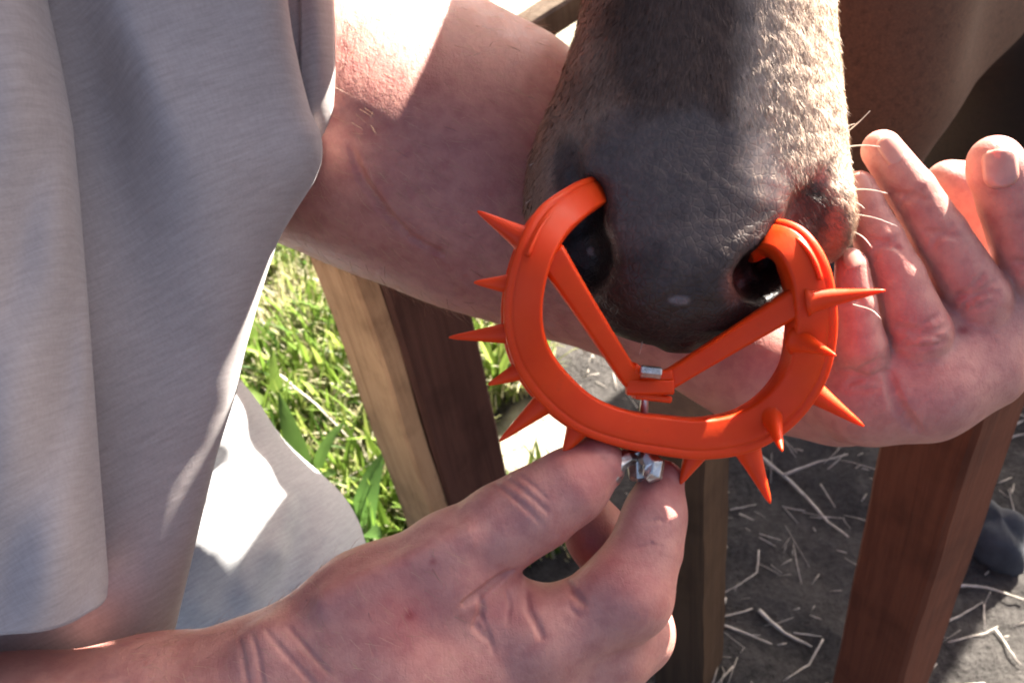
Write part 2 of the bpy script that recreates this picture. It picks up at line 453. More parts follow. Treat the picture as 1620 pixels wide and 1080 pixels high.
def build_ground():
    xs = np.concatenate([[-300, -80, -20, -6, -3], np.arange(-1.6, 2.2, .02), [3, 6, 20, 80, 300]])
    ys = np.concatenate([[-300, -80, -20, -6, -2], np.arange(-.2, 3.0, .02), [4, 7, 20, 80, 300]])
    X, Y = np.meshgrid(xs, ys, indexing='ij'); Z = gheight(X, Y) * (np.maximum(abs(X), abs(Y - 1)) < 3)
    V = np.stack([X, Y, Z], -1).reshape(-1, 3); a, b = len(xs), len(ys)
    i, j = np.meshgrid(np.arange(a - 1), np.arange(b - 1), indexing='ij'); k = (i * b + j).ravel()
    F = np.stack([k, k + b, k + b + 1, k + 1], 1)
    o = mesh('ground', V, F, SOIL); tag(o, kind='structure')
    x, y = V[:, 0], V[:, 1]
    e = x - .13 + .16 * (vnoise(x, y, 4, 5) - .5)
    dry = np.maximum(sstep(.05, -.05, e) * .6 * sstep(.62, .75, y) * 0 + 0, sstep(1.9, 2.15, y + .3 * (vnoise(x, y, 5, 6) - .5)))
    bare = np.exp(-(((x - .02) / .085) ** 2 + ((y - .955) / .085) ** 2)); dry = np.maximum(dry, sstep(.35, .55, bare + .2 * (vnoise(x, y, 14, 9) - .5)))
    paint(o, 'dry', dry)
build_ground()

# ------------------------------------------------------------------ grass (a mass of blades) and single plants
def blades(n, x0, x1, y0, y1, keep, hmin, hmax, wmin, wmax, pal, lean=.6, seg=4):
    x = rng.uniform(x0, x1, n); y = rng.uniform(y0, y1, n); k = keep(x, y); x, y = x[k], y[k]; n = len(x)
    h = rng.uniform(hmin, hmax, n) * rng.uniform(.6, 1, n); w = rng.uniform(wmin, wmax, n); az = rng.uniform(0, 2 * np.pi, n)
    ln = rng.uniform(.1, lean, n) * 1.6; dx, dy = np.cos(az), np.sin(az); sx, sy = -dy, dx
    tw = rng.uniform(-.6, .6, n); z0 = gheight(x, y) - .004
    V = np.zeros((n, (seg + 1) * 2, 3))
    for s in range(seg + 1):
        t = s / seg; bend = ln * t; up = np.sin(np.clip(bend, 0, 2.2)) / np.maximum(ln, .05) * 1.0
        zc = z0 + h * up; out = h * (1 - np.cos(np.clip(bend, 0, 2.2))) / np.maximum(ln, .05)
        ww = w * (1 - t ** 2.2) * .5 + .0003
        for q, sg in enumerate((-1, 1)):
            V[:, s * 2 + q, 0] = x + dx * out + sg * ww * (sx + dx * tw * t); V[:, s * 2 + q, 1] = y + dy * out + sg * ww * (sy + dy * tw * t); V[:, s * 2 + q, 2] = zc
    F = np.concatenate([np.arange(n)[:, None] * (seg + 1) * 2 + np.array([2 * s, 2 * s + 1, 2 * s + 3, 2 * s + 2])[None] for s in range(seg)])
    pal = np.array(pal); c = pal[rng.integers(0, len(pal), n)] * rng.uniform(.7, 1.2, (n, 1))
    return V.reshape(-1, 3), F, np.repeat(c, (seg + 1) * 2, 0)
GREEN = [(.12, .20, .03), (.17, .26, .04), (.28, .34, .08), (.06, .12, .02)]
PALE = [(.48, .43, .24), (.56, .50, .33), (.42, .42, .20), (.28, .36, .09), (.62, .57, .42)]
def edge(x, y): return x - .07 - .10 * (vnoise(x, y, 5, 5) - .5)
def notbare(x, y): return (((x - .02) / .10) ** 2 + ((y - .955) / .10) ** 2) > .9 + .5 * (vnoise(x, y, 15, 8) - .5)
def build_grass():
    parts = []
    k1 = lambda x, y: (edge(x, y) < 0) & notbare(x, y) & (vnoise(x, y, 7, 11) > .12)
    parts.append(blades(9000, -.75, .25, .75, 1.9, k1, .05, .15, .003, .009, GREEN, .9))
    k2 = lambda x, y: (edge(x, y) < 0) & notbare(x, y) & (rng.random(len(x)) < np.clip((y - .80) / .35, .35, 1))
    parts.append(blades(40000, -.75, .25, .75, 2.1, k2, .03, .12, .002, .005, PALE, 1.25))
    k3 = lambda x, y: (edge(x, y) < 0) & notbare(x, y) & (y < 1.35)
    parts.append(blades(900, -.6, .2, .8, 1.4, k3, .09, .17, .009, .016, GREEN[:3], .8))
    V = []; F = []; C = []; o = 0
    for v, f, c in parts: V.append(v); F.append(f + o); C.append(c); o += len(v)
    g = mesh('grass', np.concatenate(V), np.concatenate(F), LEAF); paint(g, 'tint', np.concatenate(C)); tag(g, kind='stuff')
build_grass()
def leaf_blade(base, az, L, w, bend, col, name, parent, thick=.0006):
    n = 9; dx, dy = math.cos(az), math.sin(az); V = []; F = []
    for s in range(n + 1):
        t = s / n; a = bend * t
        c = np.array([dx * L * (1 - math.cos(a)) / bend, dy * L * (1 - math.cos(a)) / bend, L * math.sin(a) / bend]) + base
        ww = w * math.sin(math.pi * min(1, .12 + .88 * t)) ** .7 * .5 + .0004
        nrm = np.array([-math.sin(a) * 0 - dx * math.cos(a), -dy * math.cos(a), math.sin(a)]) * -1
        for sg in (-1, -.0, 1):
            V.append(c + ww * sg * np.array([-dy, dx, 0]) + (w * .12 * (abs(sg))) * np.array([-dx * math.sin(a) * 0, 0, 1]))
    for s in range(n):
        for q in (0, 1): F.append([s * 3 + q, s * 3 + q + 1, s * 3 + 4 + q, s * 3 + 3 + q])
    o = mesh(name, V, F, LEAF, parent); paint(o, 'tint', np.tile(np.array(col), (len(V), 1))); return o
def weed(px, py, label, specs, col):
    g = ground_at(px, py); g[2] = gheight(np.array([g[0]]), np.array([g[1]]))[0] - .004
    r = empty('broadleaf_weed', g); tag(r, label, 'weed', 'broad leaved weeds in the grass')
    for az, L, w, bend in specs: leaf_blade(g, az, L, w, bend, np.array(col) * random.uniform(.85, 1.15), 'leaf', r)
weed(505, 800, 'weed with long broad dark green leaves beside the knee of the trousers', [(.3, .17, .034, 1.0), (1.7, .2, .03, .7), (3.0, .14, .03, 1.2), (4.6, .12, .028, 1.0), (5.6, .15, .032, 1.1)], (.075, .135, .03))
weed(585, 880, 'weed with glossy bright green leaf at the foot of the pale timber post', [(.9, .16, .04, 1.2), (2.3, .13, .036, 1.0), (4.1, .12, .034, 1.1), (5.3, .15, .034, 1.2)], (.09, .175, .04))
weed(455, 680, 'weed with yellow green upright leaves just above the trouser knee', [(.2, .15, .02, .6), (1.4, .17, .022, .8), (2.6, .13, .02, .9), (4.2, .14, .02, .7), (5.2, .12, .018, .9)], (.14, .21, .04))
weed(415, 580, 'weed with bright lime leaves nearest the edge of the grey shirt', [(.4, .12, .022, .9), (1.6, .14, .022, .8), (2.9, .12, .02, 1.0), (4.9, .13, .02, .9)], (.16, .24, .05))
weed(790, 640, 'weed with narrow green leaves seen behind the orange spikes', [(.4, .12, .02, .9), (1.6, .12, .018, .8), (3.3, .13, .02, 1.0), (4.9, .11, .018, .9)], (.15, .21, .04))

# ------------------------------------------------------------------ timber posts and rail
def timber(name, px, py, d, yaw, wx, wy, h, mat, label, cat, lean=(0, 0), bev=.004, split=None):
    c = P(px, py, d); c[2] = 0
    bx, by = wx / 2, wy / 2; ch = bev
    prof = [(-bx + ch, -by), (bx - ch, -by), (bx, -by + ch), (bx, by - ch), (bx - ch, by), (-bx + ch, by), (-bx, by - ch), (-bx, -by + ch)]
    N = 24; V = []; F = []; cs, sn = math.cos(yaw), math.sin(yaw)
    for i in range(N + 1):
        z = -.12 + (h + .12) * i / N; wob = .0005 * math.sin(i * .9) + .0003 * math.sin(i * 2.3 + px)
        for (x, y) in prof:
            x2 = x * (1 + wob * 6); y2 = y * (1 - wob * 5)
            V.append([c[0] + cs * x2 - sn * y2 + lean[0] * (z) + wob, c[1] + sn * x2 + cs * y2 + lean[1] * z, z])
    for i in range(N):
        for k in range(8): F.append([i * 8 + k, i * 8 + (k + 1) % 8, (i + 1) * 8 + (k + 1) % 8, (i + 1) * 8 + k])
    F.append(list(range(8))[::-1]); F.append([N * 8 + k for k in range(8)])
    o = mesh(name, V, F, mat, smooth=False, loc=c); tag(o, label, cat, 'timber posts of the pen'); return o
pale = timber('fence_post', 684, 610, 1.10, math.radians(38), .092, .085, 1.25, WOOD_B2, 'square timber post with pale colour for the light on its left side', 'post')
def lit_face(post, yaw, off, w, t, h, mat):  # separate board standing in for the bounce-lit left face of the post
    c = np.array(post.location); V = []; F = []; N = 24; cs, sn = math.cos(yaw), math.sin(yaw)
    for i in range(N + 1):
        z = -.12 + (h + .12) * i / N; k = .0012 * math.sin(i * 1.3)
        for x, y in ((-t / 2, -w / 2 + .003), (-t / 2 + .003, -w / 2), (t / 2, -w / 2), (t / 2, w / 2), (-t / 2 + .003, w / 2), (-t / 2, w / 2 - .003)):
            x2 = x + off + k; V.append([c[0] + cs * x2 - sn * y, c[1] + sn * x2 + cs * y, z])
    for i in range(N):
        for q in range(6): F.append([i * 6 + q, i * 6 + (q + 1) % 6, (i + 1) * 6 + (q + 1) % 6, (i + 1) * 6 + q])
    F.append(list(range(6))[::-1]); F.append([N * 6 + q for q in range(6)])
    mesh('lit_face', V, F, mat, post, smooth=False)
lit_face(pale, math.radians(38), -.059, .074, .023, 1.22, WOOD_A)
timber('fence_post', 1440, 900, .93, math.radians(-60), .074, .069, .62, WOOD_B, 'reddish brown timber post standing on dark soil below the fingers', 'post')
timber('fence_post', 1088, 900, 1.05, math.radians(-38), .062, .07, .50, WOOD_C, 'short dark brown post behind the pinching hand and under the nose ring', 'post')
def rail():
    a = P(640, 175, 1.35); b = P(1080, -110, 1.30)
    d = b - a; L = np.linalg.norm(d); d /= L; u = np.cross(d, [0, 0, 1]); u /= np.linalg.norm(u); v = np.cross(u, d)
    V = []; F = []; N = 16; hw, hh = .022, .018
    for i in range(N + 1):
        c = a + d * L * i / N
        for x, y in ((-1, -.8), (-.8, -1), (.8, -1), (1, -.8), (1, .8), (.8, 1), (-.8, 1), (-1, .8)): V.append(c + u * x * hw + v * y * hh * (1 + .05 * math.sin(i)))
    for i in range(N):
        for k in range(8): F.append([i * 8 + k, i * 8 + (k + 1) % 8, (i + 1) * 8 + (k + 1) % 8, (i + 1) * 8 + k])
    F.append(list(range(8))[::-1]); F.append([N * 8 + k for k in range(8)])
    o = mesh('fence_rail', V, F, WOOD_D, smooth=False, loc=a); tag(o, 'grey brown wooden rail slanting between the bare arm and the calf face', 'rail')
rail()
def shade_rail():  # rail out of view, added to cast shade on the knee rim
    V = []; F = []; N = 20
    for i in range(N + 1):
        x = -.75 + 1.03 * i / N
        for k in range(8):
            a = math.pi / 4 * k + math.pi / 8; V.append([x, .838 + .024 * math.cos(a) * 1.08, .868 + .030 * math.sin(a) + .002 * math.sin(i)])
    for i in range(N):
        for k in range(8): F.append([i * 8 + k, i * 8 + (k + 1) % 8, (i + 1) * 8 + (k + 1) % 8, (i + 1) * 8 + k])
    F.append(list(range(8))[::-1]); F.append([N * 8 + k for k in range(8)])
    o = mesh('fence_rail', V, F, WOOD_D, smooth=False, loc=(-.75, .838, .868)); fixn(o); tag(o, 'added unseen rail that shades the trouser knee', 'rail')  # added for shade only, shares its object name with the real rail

shade_rail()
# ------------------------------------------------------------------ stones and straw on the soil
def stone(px, py, sx, sy, sz, label):
    g = ground_at(px, py); N, K = 14, 20; V = []; F = []
    for i in range(N + 1):
        th = math.pi * i / N
        for k in range(K):
            ph = 2 * math.pi * k / K; p = np.array([math.sin(th) * math.cos(ph), math.sin(th) * math.sin(ph), math.cos(th)])
            r = 1 + .13 * math.sin(3 * p[0] + 5 * p[1] + px) + .09 * math.sin(6 * p[1] - 4 * p[2] + py) + .05 * math.sin(11 * p[0] + 9 * p[2])
            V.append(g + p * r * np.array([sx, sy, sz]) + [0, 0, sz * .45])
    for i in range(N):
        for k in range(K): F.append([i * K + k, i * K + (k + 1) % K, (i + 1) * K + (k + 1) % K, (i + 1) * K + k][::-1])
    o = mesh('stone', V, F, STONE, loc=g); tag(o, label, 'stone')
stone(1570, 860, .034, .045, .04, 'rounded dark blue grey stone beside the reddish post')
def stalk(pts, r, name='straw_stalk', mat=None, label=None, cat='straw', group='dry straw stalks on the soil'):
    """pts: photo points of a stalk that lies on the ground, with a height"""
    w = []
    for q in pts:
        g = ground_at(q[0], q[1]); z = gheight(np.array([g[0]]), np.array([g[1]]))[0] + (q[2] if len(q) > 2 else .004)
        w.append(ground_at(q[0], q[1], z))
    w = np.array(w); w = np.concatenate([np.linspace(a, b, 4, endpoint=False) for a, b in zip(w[:-1], w[1:])] + [w[-1:]]); w = w + rng.normal(0, .0004, w.shape) * [1, 1, .4]
    rr = r * (.62 if r >= .003 else .46) * np.linspace(1.1, .45, len(w)) * rng.uniform(.8, 1.15, len(w))
    V, F = tube(w, rr, 6)
    o = mesh(name, V, F, mat or STRAW, loc=w[0]); tag(o, label, cat, group)
BIG = [
    ([(1195, 715), (1240, 752), (1275, 785), (1310, 825), (1342, 848)], .0042, 'thick pale straw stalk slanting down to the reddish post below the long orange spike'),
    ([(1238, 752, .006), (1280, 735, .01), (1340, 718, .012)], .0030, 'pale straw stalk rising right towards the hand and crossing the thick stalk'),
    ([(1310, 742), (1338, 716, .01)], .0022, 'short pale twig beside the heel of the raised hand'),
    ([(1155, 806), (1196, 798)], .0022, 'short straw piece against the dark short post'),
    ([(1170, 812), (1192, 822)], .0022, 'tiny straw piece under the short straw piece by the dark post'),
    ([(1298, 765), (1320, 800), (1345, 836)], .0018, 'thin straw running beside the thick pale stalk'),
    ([(1200, 870), (1198, 905), (1168, 925), (1140, 940)], .0022, 'kinked thin straw in the middle of the dark soil'),
    ([(1148, 945), (1136, 978), (1190, 962)], .0030, 'bent pale straw near the lower end of the dark post'),
    ([(1140, 986), (1222, 1018)], .0030, 'straight straw running down right under the bent pale straw'),
    ([(1200, 965), (1240, 1000), (1285, 1022)], .0042, 'broad frayed straw leading to the foot of the reddish post'),
    ([(1302, 1010), (1280, 1050), (1240, 1076)], .0028, 'pale straw curving down to the bottom edge near the reddish post'),
    ([(1255, 1000), (1300, 1006)], .0022, 'short straw touching the reddish post low down'),
    ([(1500, 925), (1560, 928), (1620, 948)], .0030, 'long straw stretching right from the reddish post past the stone'),
    ([(1495, 985), (1525, 970), (1555, 952)], .0028, 'straw sloping up right from the lower reddish post'),
    ([(1575, 995), (1598, 1028), (1615, 1052)], .0026, 'straw slanting down right in the lowest right part of the soil'),
    ([(1578, 690, .01), (1605, 672, .01), (1640, 655, .01)], .0036, 'pale straw below the wrist of the raised hand at the right edge'),
    ([(1575, 712), (1602, 690), (1650, 682)], .0034, 'second pale straw just under the wrist of the raised hand'),
    ([(1600, 780), (1605, 765)], .0022, 'tiny upright straw above the blue grey stone'),
    ([(1556, 955), (1558, 990)], .0022, 'short upright straw right of the reddish post'),
    ([(1500, 1015), (1560, 1000), (1580, 990)], .0022, 'faint straw running up right from the lower reddish post'),
]
for pts, r, lab in BIG: stalk(pts, r, label=lab)
def litter():
    """countless small bits of straw and chaff"""
    Vs = []; Fs = []; o = 0
    for _ in range(750):
        x = rng.uniform(.05, .95); y = rng.uniform(.3, 1.3); a = rng.uniform(0, 6.28); L = .004 + .03 * rng.random() ** 3; r = rng.uniform(.0003, .0011)
        if rng.random() < .3 * 0: continue
        p = np.array([[x + math.cos(a) * L * t, y + math.sin(a) * L * t, 0] for t in (-1, 0, 1)])
        p[:, 2] = gheight(p[:, 0], p[:, 1]) + .0015 + rng.uniform(0, .003)
        V, F = tube(p, [r, r, r * .6], 4); Vs.append(V); Fs += [[i + o for i in f] for f in F]; o += len(V)
    g = mesh('straw_litter', np.concatenate(Vs), Fs, STRAW); tag(g, kind='stuff')
litter()
def dry_stalks():
    for pts, r, lab in [
        ([(440, 590, .09), (500, 640, .1), (560, 700, .08)], .0030, 'long yellow green grass stalk arching across the grass to the pale post'),
        ([(515, 775, .06), (555, 752, .07), (596, 728, .08)], .0020, 'pale dry stalk leaning on the pale timber post over dark leaves'),
        ([(598, 728, .08), (582, 710, .085)], .0018, 'bent tip of dry stalk beside the pale timber post'),
        ([(520, 795, .05), (560, 770, .06), (585, 745, .07)], .0018, 'second pale dry stalk just below the first beside the pale post'),
    ]: stalk(pts, r, 'grass_stalk', None, lab, 'grass stalk', 'dry stalks standing in the grass')
dry_stalks()
print('setting', round(time.time() - T0, 1))

# ------------------------------------------------------------------ the calf
def calf():
    root = empty('calf', (W(Q(1650, 300, 1.3))[0], W(Q(1650, 300, 1.3))[1], 0)); tag(root, 'brown calf with dark muzzle being fitted with a spiked nose ring', 'calf')
    # fine muzzle and face
    v = Vox(Q(1105, 300, .48) + [-.105, -.085, -.115], Q(1105, 300, .48) + [.125, .225, .10], .0013)
    k = .016
    v.loft([(-440, 1218, 178, .382, .076, 0), (-120, 1146, 182, .397, .074, 0), (0, 1116, 190, .403, .072, 0), (60, 1112, 200, .4065, .071, 0), (140, 1104, 217, .409, .068, .0), (210, 1097, 233, .411, .065, .0), (270, 1093, 243, .4135, .061, .0), (330, 1088, 240, .417, .056, 0), (390, 1083, 214, .4215, .050, .06), (440, 1080, 188, .423, .046, .04), (490, 1076, 152, .427, .041, .02), (522, 1073, 108, .433, .034, 0), (540, 1072, 50, .441, .024, 0), (546, 1072, 8, .452, .012, 0)], 2.5, .004)
    v.chain([(1205, -400, .545, 175), (1125, 100, .530, 175), (1085, 330, .515, 165), (1075, 420, .495, 118)], k)        # jaw
    v.ell(Q(1070, 330, .468), (.056, .052, .0505), .1, k)                                                      # nose plate
    v.ell(Q(1078, 425, .456), (.046, .034, .040), -.05, k)                                                    # upper lip
    v.ell(Q(1085, 462, .462), (.044, .021, .034), -.10, .012)                                                 # lip edge
    v.ell(Q(884, 285, .470), (.011, .030, .026), -.2, .014)                                                  # left wing
    v.ell(Q(1305, 345, .466), (.010, .021, .026), .1, .012)                                                   # right wing
    # nostrils
    v.ell(Q(912, 360, .432), (.0105, .022, .024), -.35, .007, 'sub'); v.ell(Q(925, 415, .433), (.0115, .015, .022), -.5, .007, 'sub')
    v.ell(Q(1203, 434, .424), (.0125, .0100, .024), .35, .007, 'sub'); v.ell(Q(1228, 405, .432), (.0085, .012, .024), -.3, .006, 'sub')
    v.chain([(905, 222, .428, 12), (893, 270, .432, 13), (898, 320, .432, 15)], .008, 'sub')                  # upper comma of the left nostril
    v.chain([(1292, 288, .436, 13), (1272, 325, .431, 17), (1262, 365, .430, 17)], .008, 'sub')               # and of the right
    v.chain([(925, 478, .436, 6), (990, 522, .432, 6), (1065, 545, .430, 6), (1150, 548, .432, 6), (1210, 520, .439, 5)], .006, 'sub')
    V1, F1 = v.nets(); V1 = relax(V1, F1, 2, .5)
    # small lumps
    n = (np.sin(V1[:, 0] * 310 + 3 * np.sin(V1[:, 1] * 190)) * np.sin(V1[:, 1] * 280 + 2 * np.sin(V1[:, 0] * 150)))
    V1 = V1 + np.array([0, 0, 1.]) * (n * .00045)[:, None]
    # the rest of the animal, coarser
    C = lambda px, py, d: Q(px, py, d)
    b = Vox(Q(1105, 300, .48) + [-.18, -.9, -3.3], Q(1105, 300, .48) + [2.6, 1.9, .12], .017)
    add = lambda a, c, ra, rb, kk=.05: b.cone(a, c, ra, rb, kk)
    poll = C(1420, -760, .485); fore = C(1262, -480, .452)
    add(C(1160, -170, .50), C(1215, -420, .53), .046, .048, .02); add(C(1214, -380, .440), fore, .046, .050, .02); add(fore, poll, .051, .058, .03); add(C(1237, -430, .53), C(1430, -740, .57), .048, .056, .03)
    wv = lambda x, y, z: (np.array([x, y, z]) - CP) @ M
    neck0 = (W(poll)); 
    add(C(1400, -640, .58), wv(.40, .85, .86), .10, .13); add(wv(.40, .85, .86), wv(.72, 1.22, .80), .14, .20)
    add(wv(.36, .76, .74), wv(.66, 1.15, .56), .075, .15)                                                      # dewlap and brisket
    b.ell(C(1640, 150, 1.25), (.15, .15, .2), 0, .08); add(C(1355, -60, .80), C(1372, 120, .86), .065, .06); add(C(1372, 120, .86), C(1385, 260, .93), .055, .04); add(C(1600, -160, .95), C(1440, 120, .9), .09, .045)
    add(wv(.72, 1.22, .76), wv(1.25, 1.62, .74), .24, .27); add(wv(1.25, 1.62, .74), wv(1.85, 2.1, .76), .29, .24)
    add(wv(1.05, 1.5, .58), wv(1.6, 1.9, .60), .2, .2); add(wv(.75, 1.15, .9), wv(1.2, 1.55, .95), .1, .1)
    legs = []
    dirx = np.array([.8, .6]); nx = np.array([-.6, .8])
    for (cx, cy), top, hind in (((.70, 1.16), .6, 0), ((.70, 1.16), .6, 0), ((1.78, 2.0), .7, 1), ((1.78, 2.0), .7, 1)):
        sgn = 1 if len(legs) % 2 else -1
        p = np.array([cx, cy]) + nx * sgn * .11
        if not hind:
            pts = [(p[0], p[1], .62, .09), (p[0], p[1], .36, .042), (p[0] + .01, p[1], .20, .03), (p[0], p[1], .09, .034), (p[0] - .02, p[1] - .015, .02, .04)]
        else:
            q = lambda f: p + dirx * f
            pts = [(*p, .72, .15), (*q(-.06), .55, .09), (*q(.09), .34, .045), (*q(.05), .16, .032), (*q(.03), .09, .036), (*q(0), .02, .04)]
        for (x, y, z, r), (x2, y2, z2, r2) in zip(pts[:-1], pts[1:]): add(wv(x, y, z), wv(x2, y2, z2), r, r2, .02)
        legs.append(pts[-1])
    tail = [(2.0, 2.2, .95, .03), (2.1, 2.27, .8, .025), (2.12, 2.28, .45, .022), (2.1, 2.27, .3, .04)]
    for (x, y, z, r), (x2, y2, z2, r2) in zip(tail[:-1], tail[1:]): add(wv(x, y, z), wv(x2, y2, z2), r, r2, .02)
    V2, F2 = b.nets(); V2 = relax(V2, F2, 2, .5)
    V = np.vstack([V1, V2]); F = np.vstack([F1, F2 + len(V1)])
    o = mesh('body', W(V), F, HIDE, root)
    # hide colours: grey black nose, brown face, trunk blackened as deep shade
    x, y = 810 + FPX * V[:, 0] / -V[:, 2], 540 - FPX * V[:, 1] / -V[:, 2]
    nV = len(V1); fine = np.arange(len(V)) < nV
    jit = 18 * np.sin(x * .045 + 1.3 * np.sin(y * .031)) + 12 * np.sin(y * .06 + x * .02)
    brown = np.array([.15, .080, .052]); tan = np.array([.33, .205, .14]); pad = np.array([.078, .056, .047]); lip = np.array([.034, .019, .014]); dark = np.array([.012, .008, .007]); stripe = np.array([.088, .052, .037]); trunk = np.array([.008, .0045, .003])
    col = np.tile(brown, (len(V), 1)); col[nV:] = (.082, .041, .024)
    m = lambda c, w: col.__setitem__(slice(None), col * (1 - w[:, None]) + c * w[:, None])
    m(tan, np.where(fine, np.maximum(sstep(990, 890, x + jit), sstep(1215, 1270, x + jit)) * sstep(420, 300, y + jit) * .9, 0))
    m(stripe, np.where(fine, sstep(960, 1010, x + jit) * sstep(1240, 1170, x + jit) * sstep(330, 180, y), 0) * .9)
    rr = np.hypot((x - 1070) / 190, (y - 330) / 165)
    m(pad, np.where(fine, sstep(1.1, .85, rr + jit * .003), 0))
    m(lip, np.where(fine, sstep(370, 450, y - .12 * (x - 1070) + jit), 0))
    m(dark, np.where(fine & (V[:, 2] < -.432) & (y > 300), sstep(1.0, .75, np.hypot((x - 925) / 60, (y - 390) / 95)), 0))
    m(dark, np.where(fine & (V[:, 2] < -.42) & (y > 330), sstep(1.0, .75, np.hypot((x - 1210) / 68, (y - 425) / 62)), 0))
    m(np.array([.05, .035, .028]), np.where(fine, sstep(1.25, .6, np.hypot((x - 898) / 24, (y - 275) / 65)), 0) * .8)
    m(np.array([.16, .055, .04]), np.where(fine, sstep(1, .3, np.hypot((x - 1160) / 30, (y - 455) / 40)), 0) * .6)
    for cx, cy, rx, ry in ((1075, 475, 19, 8), (934, 398, 6, 7), (1172, 450, 6, 8)): m(np.array([.24, .19, .19]), np.where(fine & (V[:, 2] > -.455), sstep(1.15, .6, np.hypot((x - cx) / rx, (y - cy) / ry)), 0) * .45)  # wet glints on lip and nostrils, painted as pale spots
    wx = W(V)[:, 0]
    m(trunk, np.where(fine, 0, sstep(.50, .62, wx)))  # deep shade on the far body, painted near black
    m(np.array([.50, .375, .285]), np.where(fine, sstep(1150, 1205, x + .5 * jit) * sstep(335, 265, y + jit) * .9, 0))  # sunlit right flank of the muzzle, its brightness painted into the fur colour
    m(np.array([.040, .024, .018]), np.where(fine, sstep(1.25, .6, np.hypot((x - 1278) / 36, (y - 335) / 60)), 0) * .9)
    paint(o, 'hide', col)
    furw = np.where(fine, np.clip(sstep(.85, 1.15, rr + jit * .003), 0, 1) * sstep(420, 330, y), 1.0); paint(o, 'fur', furw)
    calf_fur(o, V, col, furw, nV)
    # ears, eyes, hooves
    for sgn in (-1, 1):
        e0 = poll + np.array([sgn * .055, -.02, -.06]); e1 = e0 + np.array([sgn * .03, .11, -.09]); N = 12; EV = []; EF = []
        for i in range(N + 1):
            t = i / N; c = e0 + (e1 - e0) * t; w = .038 * math.sin(math.pi * (.12 + .88 * t) ** .8) + .004
            for kx in range(12):
                a = 2 * math.pi * kx / 12; EV.append(c + np.array([0, w * math.cos(a), .010 * math.sin(a) + .012 * abs(math.cos(a))]))
        for i in range(N):
            for kx in range(12): EF.append([i * 12 + kx, i * 12 + (kx + 1) % 12, (i + 1) * 12 + (kx + 1) % 12, (i + 1) * 12 + kx])
        EF.append(list(range(12))); EF.append([N * 12 + kx for kx in range(12)])
        eo = mesh('ear', W(np.array(EV)), EF, HIDE, root); paint(eo, 'hide', np.tile(brown, (len(EV), 1))); paint(eo, 'fur', np.ones(len(EV)))
        ec = fore + np.array([sgn * .042, .02, .012]); SV = []; SF = []
        for i in range(9):
            th = math.pi * i / 8
            for kx in range(14):
                ph = 2 * math.pi * kx / 14; SV.append(ec + .019 * np.array([math.sin(th) * math.cos(ph), math.sin(th) * math.sin(ph), math.cos(th)]))
        for i in range(8):
            for kx in range(14): SF.append([i * 14 + kx, i * 14 + (kx + 1) % 14, (i + 1) * 14 + (kx + 1) % 14, (i + 1) * 14 + kx][::-1])
        mesh('eye', W(np.array(SV)), SF, EYE, root)
    for x_, y_, z_, r_ in legs:
        HV = []; HF = []
        for i, (zz, rr_) in enumerate(((-.005, .047), (.02, .046), (.05, .038), (.055, .02))):
            for kx in range(12):
                a = 2 * math.pi * kx / 12; HV.append([x_ + rr_ * math.cos(a) * 1.1, y_ + rr_ * math.sin(a), zz])
        for i in range(3):
            for kx in range(12): HF.append([i * 12 + kx, i * 12 + (kx + 1) % 12, (i + 1) * 12 + (kx + 1) % 12, (i + 1) * 12 + kx])
        HF.append(list(range(12))[::-1]); HF.append([36 + kx for kx in range(12)])
        mesh('hoof', HV, HF, HOOF, root)
    # whiskers
    Vs = []; Fs = []; off = 0
    for (x0, y0, x1, y1, dz) in ((1336, 222, 1376, 176, .02), (1338, 234, 1392, 232, .025), (1335, 256, 1350, 258, .02), (1345, 300, 1404, 306, .03), (1342, 336, 1420, 358, .035), (1362, 482, 1394, 504, .03), (1330, 210, 1352, 196, .02), (1342, 318, 1368, 330, .03), (868, 250, 838, 262, .0), (866, 300, 832, 322, .0), (880, 340, 845, 372, .01), (960, 500, 940, 540, .02), (1020, 522, 1012, 560, .02), (1120, 530, 1130, 566, .02), (1210, 500, 1240, 528, .02), (1180, 515, 1196, 545, .02), (1345, 360, 1380, 392, .03)):
        p = spline([Q(x0 - 12, y0, .462), Q((x0 + x1) / 2, (y0 + y1) / 2 - 3, .455 - dz * .3), Q(x1, y1, .45 - dz * .3)], 10)
        TV, TF = tube(W(p), np.linspace(.00035, .00012, 10), 5); Vs.append(TV); Fs += [[i + off for i in f] for f in TF]; off += len(TV)
    wk = mesh('whiskers', np.concatenate(Vs), Fs, WHISK, root); tag(wk, kind='stuff')
    return root, v
def strands(name, base, nrm, grow, length, width, col, mat, parent, lift=.35, jit=.25):
    n = len(base); d = grow - nrm * np.einsum('ij,ij->i', grow, nrm)[:, None]; d /= np.linalg.norm(d, axis=1)[:, None] + 1e-9
    d = d + rng.normal(0, jit, (n, 3)) + nrm * lift * rng.uniform(.4, 1.4, (n, 1)); d /= np.linalg.norm(d, axis=1)[:, None]
    L = (length * rng.uniform(.5, 1.2, n))[:, None]; sd = np.cross(d, nrm + rng.normal(0, .5, (n, 3))); sd /= np.linalg.norm(sd, axis=1)[:, None] + 1e-9
    mid = base + d * L * .5; tip = base + d * L - nrm * L * lift * .35; w = width
    V = np.stack([base - sd * w, base + sd * w, mid + sd * w * .8, mid - sd * w * .8, tip], 1).reshape(-1, 3)
    k = np.arange(n) * 5; F = np.stack([k, k + 1, k + 2, k + 3], 1).tolist() + np.stack([k + 3, k + 2, k + 4], 1).tolist()
    o = mesh(name, V, F, mat, parent, smooth=True)
    o.data.normals_split_custom_set_from_vertices(np.repeat(nrm + rng.normal(0, .18, nrm.shape), 5, 0).tolist()); paint(o, 'tint', np.repeat(col, 5, 0)); tag(o, kind='stuff'); return o
